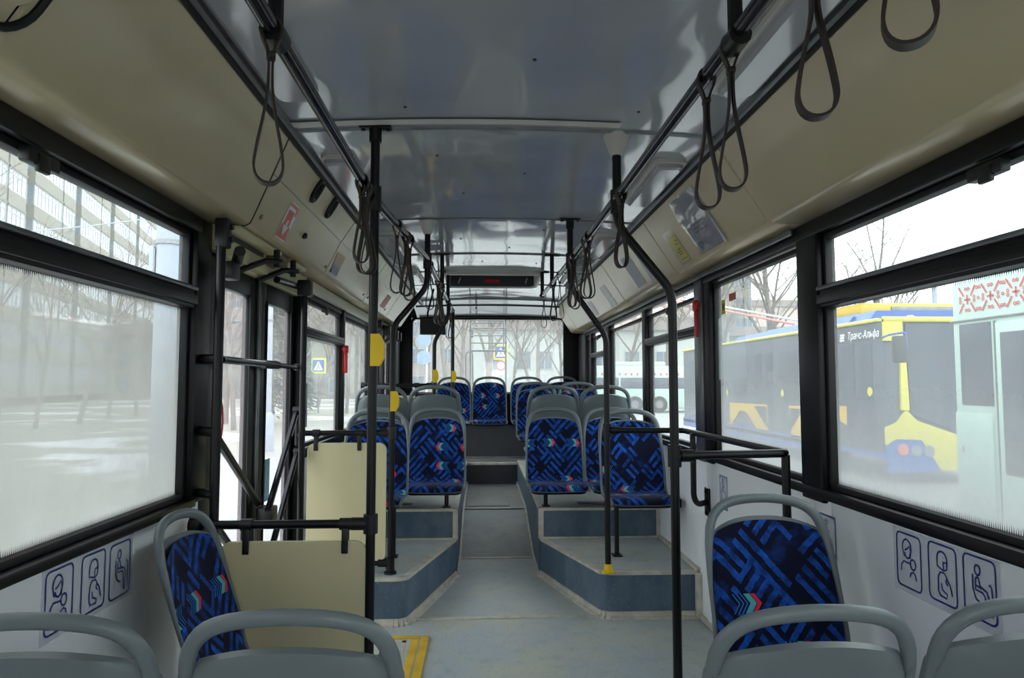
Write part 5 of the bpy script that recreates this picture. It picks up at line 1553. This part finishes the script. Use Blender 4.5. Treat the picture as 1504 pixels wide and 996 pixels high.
for u, v in ((7.65, 1.10), (4.05, 1.14), (.42, 1.22)):
    b = MB(); b.fill(arc2(u, v, .085, 0, 350, 18), sideX, .012); b.build('yellow_dot', M['busyellow'], tb, smooth=0)
# wheel arch and wheels
for u in (2.15, 8.4):
    b = MB(); b.cyl((X0 - .02, Y0 + u, .08), (X0 + .3, Y0 + u, .08), .46, 24); w_ = b.build('wheel', M['tyre'], tb)
    b = MB(); b.cyl((X0 - .04, Y0 + u, .08), (X0 + .1, Y0 + u, .08), .22, 18); b.build('hub', M['aludark'], w_)
# front
def frontP(u, v, h): return (X0 + u, Y0 - .01 - h, v)
b = MB(); b.prism([(X0, .30), (X0, .60), (X0 + .20, .70), (X0 + .36, .92), (X0 + .55, .72), (X0 + 1.25, .48), (X0 + 2.5, .42), (X0 + 2.5, -.05), (X0 + .95, -.15), (X0 + .62, .38), (X0 + .16, .40)], Y0 - .02, Y0 + .05, 'y'); b.build('front_panel', M['busyellow'], tb)
b = MB(); b.prism([(X0, -.2), (X0, .30), (X0 + .16, .40), (X0 + .62, .38), (X0 + .95, -.15)], Y0 - .015, Y0 + .04, 'y'); b.build('bumper', M['busblue'], tb)
b = MB(); b.prism([(X0 + .27, .9), (X0 + .42, .9), (X0 + .37, 2.2), (X0 + .29, 2.2)], Y0 - .03, Y0 + .02, 'y'); b.prism([(X0 + .0, 2.12), (X0 + .34, 2.12), (X0 + .34, 2.5), (X0, 2.5)], Y0 - .03, Y0 + .02, 'y'); b.build('pillar', M['busyellow'], tb)
b = MB(); b.prism([(X0 + .40, 2.42), (X0 + .45, .82), (X0 + 1.25, .54), (X0 + 2.4, .5), (X0 + 2.4, 2.42)], Y0 - .012, Y0 + .02, 'y'); b.build('windscreen', M['busglass2'], tb)
for k, (u, z) in enumerate(((.28, .22), (.52, .20), (.74, .19))):
    b = MB(); b.cyl((X0 + u, Y0 - .03, z), (X0 + u, Y0, z), .10, 18); b.build('headlight', M['redink'] if k == 0 else M['skyglass'], tb)
b = MB(); b.tube(fillet([(X0 - .02, Y0 - .02, 2.18), (X0 - .1, Y0 - .35, 2.2), (X0 + .12, Y0 - .45, 2.24), (X0 + .14, Y0 - .45, 1.95)], .04), .02, 8); b.build('mirror_arm', M['busblue'], tb)
b = MB(); b.box(X0 - .10, X0 + .13, Y0 - .5, Y0 - .38, 1.72, 2.18, .04); b.build('mirror', M['darkpanel'], tb)
b = MB(); b.box(X0 + .3, X0 + 2.2, Y0 + 1.2, Y0 + 2.6, 2.72, 2.93, .03); b.build('roof_equipment', M['busorange'], tb)
b = MB(); b.box(X0 + .9, X0 + 2.15, Y0 + 1.17, Y0 + 1.2, 2.76, 2.86, .01); b.build('roof_grille', M['aludark'], tb)
b = MB(); b.tube([(X0 + .7, Y0 + .3, 2.53), (X0 + .7, Y0 + .3, 2.6)], [.09, .05], 10); b.build('roof_light', M['whiteprint'], tb)
for dx in (.5, 1.1):
    b = MB(); b.tube([(X0 + dx, Y0 + 4.5, 2.8), (X0 + dx - .6, Y0 + 14, 4.6)], .03, 6); b.build('trolley_boom', M['redink'] if dx < 1 else M['lampwhite'], tb)
# lettering
cu = bpy.data.curves.new('lettering', 'FONT'); cu.body = 'Транс-Альфа'; cu.size = .20; cu.shear = .2; cu.extrude = .002
tx = bpy.data.objects.new('lettering', cu); COL.objects.link(tx)
dg = bpy.context.evaluated_depsgraph_get()
tm = bpy.data.meshes.new_from_object(tx.evaluated_get(dg)); bpy.data.objects.remove(tx)
tm.materials.clear(); tm.materials.append(M['whiteprint'])
# the side faces -x, so the reader sees +y to the left
mx = max(v.co.x for v in tm.vertices); sc = 1.05 / mx
for v in tm.vertices:
    v.co = (X0 - .03 - v.co.z, Y0 + 1.12 - v.co.x * sc, 2.20 + v.co.y)
o = bpy.data.objects.new('lettering', tm); COL.objects.link(o); o.parent = tb
for v in tm.vertices: v.co = Vector(v.co) - wloc(tb)
b = MB()
for k, (dy, dz) in enumerate(((.0, .05), (.01, .0), (.02, -.05))):
    b.stroke([(1.30 + dy - .075, 2.25 + dz - .012), (1.30 + dy - .03, 2.25 + dz + .012), (1.30 + dy + .03, 2.25 + dz - .008), (1.30 + dy + .085, 2.25 + dz + .014)], .035, sideX, .016)
b.build('logo', M['whiteprint'], tb, smooth=0)
cu2 = None

# mint trolleybus with red ornament: side x = X1 from y = Y1 towards the camera
X1, Y1 = 5.4, 7.75
tm_ = thing('trolleybus', 'mint green trolleybus with red folk ornament band at the right edge', 'trolleybus', (X1, Y1, GZ))
b = MB(); b.box(X1, X1 + 2.5, Y1 - 12, Y1, -.15, 2.55, .05); b.build('body', M['mint'], tm_)
b = MB(); b.box(X1 - .02, X1 + .05, Y1 - 12, Y1 + .01, 2.075, 2.10, .008); b.build('drip_rail', M['aludark'], tm_)
def side1(u, v, h): return (X1 - .004 - h, u, v)
b = MB(); b.box(X1 - .012, X1 + .02, 7.13, 7.62, 1.13, 2.05, .03); b.build('side_window', M['busglass2'], tm_)
b = MB(); b.box(X1 - .02, X1 + .02, 7.15, 7.72, -.1, 1.045, .01); b.build('lower_panel', M['mint'], tm_)
b = MB(); b.box(X1 - .022, X1 - .019, 7.60, 7.62, .6, .66); b.build('panel_lock', M['aludark'], tm_)
b = MB(); b.box(X1 - .024, X1 + .02, 6.0, 7.05, -.1, 2.03, .01); dl = b.build('door_leaf', M['mint'], tm_)
b = MB(); b.box(X1 - .034, X1 + .0, 6.08, 6.98, .42, 1.92, .03); b.build('door_pane', M['busglass2'], dl)
b = MB(); b.box(X1 - .014, X1 + .02, 7.06, 7.085, -.1, 2.05); b.build('door_gap', M['aludark'], tm_)
for y0 in (4.2, 2.4, .6, -1.2):
    b = MB(); b.box(X1 - .012, X1 + .02, y0, y0 + 1.6, .95, 2.03, .03); b.build('side_window', M['busglass2'], tm_)
for yc in (4.9, -.7):
    b = MB(); b.cyl((X1 - .03, yc, .1), (X1 + .2, yc, .1), .46, 22); b.build('wheel', M['tyre'], tm_)
b = MB(); b.box(X1 + .2, X1 + 2.2, Y1 - 9, Y1 - .9, 2.55, 2.75, .04); b.build('roof_equipment', M['aludark'], tm_)
b = MB()
b.tube([(X1 + .1, Y1 - .3, 2.58), (X1 + .12, Y1 - 1.2, 2.66)], .03, 6); b.tube([(X1 + .25, Y1 - .25, 2.58), (X1 + .25, Y1 - 1.3, 2.68)], .03, 6); b.build('roof_bar', M['aludark'], tm_)
zc0 = 2.325
for k in range(9):
    yc = 7.47 - k * .355
    b = MB()
    for pts in ([(-.05, 0), (.05, 0)], [(0, -.055), (0, .055)], [(-.055, .04), (-.13, .15)], [(.055, .04), (.13, .15)], [(-.055, -.04), (-.13, -.15)], [(.055, -.04), (.13, -.15)]):
        b.stroke([(yc + a, zc0 + c) for a, c in pts], .022, side1, .003)
    for (a, c) in ((0, .12), (0, -.12), (.11, 0), (-.11, 0)):
        for d in (-.022, .022):
            ctr = (yc + a + (d if a == 0 else 0), zc0 + c + (d if a != 0 else 0))
            b.stroke(arc2(*ctr, .016, 0, 360, 8)[:-1], .012, side1, .003, True)
    for (a, c) in ((.177, 0), (.177, .12), (.177, -.12)):
        for d in (-.02, .02) if c else (0,):
            b.stroke(arc2(yc - a + d, zc0 + c, .016, 0, 360, 8)[:-1], .012, side1, .003, True)
    b.build('ornament', M['redorn'], tm_, smooth=0)

# far mint buses in a row behind the yard
def far_bus(x0, x1, y, label):
    t = thing('parked_bus', label, 'bus', ((x0 + x1) / 2, y, GZ))
    MB().box(x0, x1, y, y + 2.5, GZ + .25, GZ + 2.75, .12).build('body', M['mint'], t)
    b = MB(); b.box(x0 + .2, x1 - .2, y - .03, y + .05, 1.02, 1.68, .05); b.build('window_band', M['busglass'], t)
    MB().box(x0 + 1.5, x1 - 1.5, y + .3, y + 2.2, GZ + 2.75, GZ + 3.0, .1).build('roof_equipment', M['mint'], t)
    for k in range(int((x1 - x0) / 1.7)):
        b = MB(); b.box(x0 + .35 + 1.7 * k, x0 + .45 + 1.7 * k, y - .035, y + .02, 1.02, 1.68); b.build('window_post', M['mint'], t)
    b = MB()
    n = int((x1 - x0) / .35)
    for k in range(n):
        xa = x0 + .3 + .35 * k
        b.stroke([(xa, 1.80), (xa + .12, 1.96)], .05, lambda u, v, h: (u, y - .004, v)); b.stroke([(xa, 1.96), (xa + .12, 1.80)], .05, lambda u, v, h: (u, y - .004, v))
    o = b.build('ornament_band', M['redorn'], t, smooth=0); o['kind'] = 'stuff'
    for xw in (x1 - 2.0, x0 + 3.0):
        b = MB(); b.cyl((xw, y - .03, GZ + .48), (xw, y + .3, GZ + .48), .48, 20); w_ = b.build('wheel', M['tyre'], t)
        b = MB(); b.cyl((xw, y - .05, GZ + .48), (xw, y + .1, GZ + .48), .24, 16); b.build('hub', M['aludark'], w_)
far_bus(5.9, 12.35, 40, 'far mint bus standing side-on behind the right windows')
far_bus(12.9, 24.0, 40.5, 'second far mint bus right behind the first one')

# overhead wires and lamp post
for i, (a, c, lab) in enumerate((((-40, 20, 8.0), (2, 55, 7.2), 'sagging wire crossing the left top window pane'), ((-18, 12, 3.6), (-7, 26, 8.6), 'thin slanting wire before the apartment block'),
                                 ((5, 60, 6.0), (14, 8, 5.6), 'trolley wire over the yard on the right'), ((4.2, 60, 6.0), (13.2, 8, 5.6), 'second trolley wire over the yard on the right'))):
    pts = []
    for k in range(13):
        t_ = k / 12; p = Vector(a).lerp(Vector(c), t_); p.z -= sin(pi * t_) * .6; pts.append(p)
    o = MB().tube(pts, .018 if i < 2 else .008, 5).build('overhead_wire', M['concrete'] if i < 2 else M['ink']); tag(o, lab, 'wire')
lp_ = thing('lamp_post', 'thin grey lamp post behind the mint trolleybus', 'post', (at(1395, 26), 26, GZ))
b = MB(); b.cyl((at(1395, 26), 26, GZ), (at(1395, 26), 26, 5.9), .09, 10); b.build('post_shaft', M['concrete'], lp_)
b = MB(); b.box(at(1395, 26) - .12, at(1395, 26) + .12, 25.9, 26.1, 5.9, 6.05, .02); b.build('post_cap', M['aludark'], lp_)
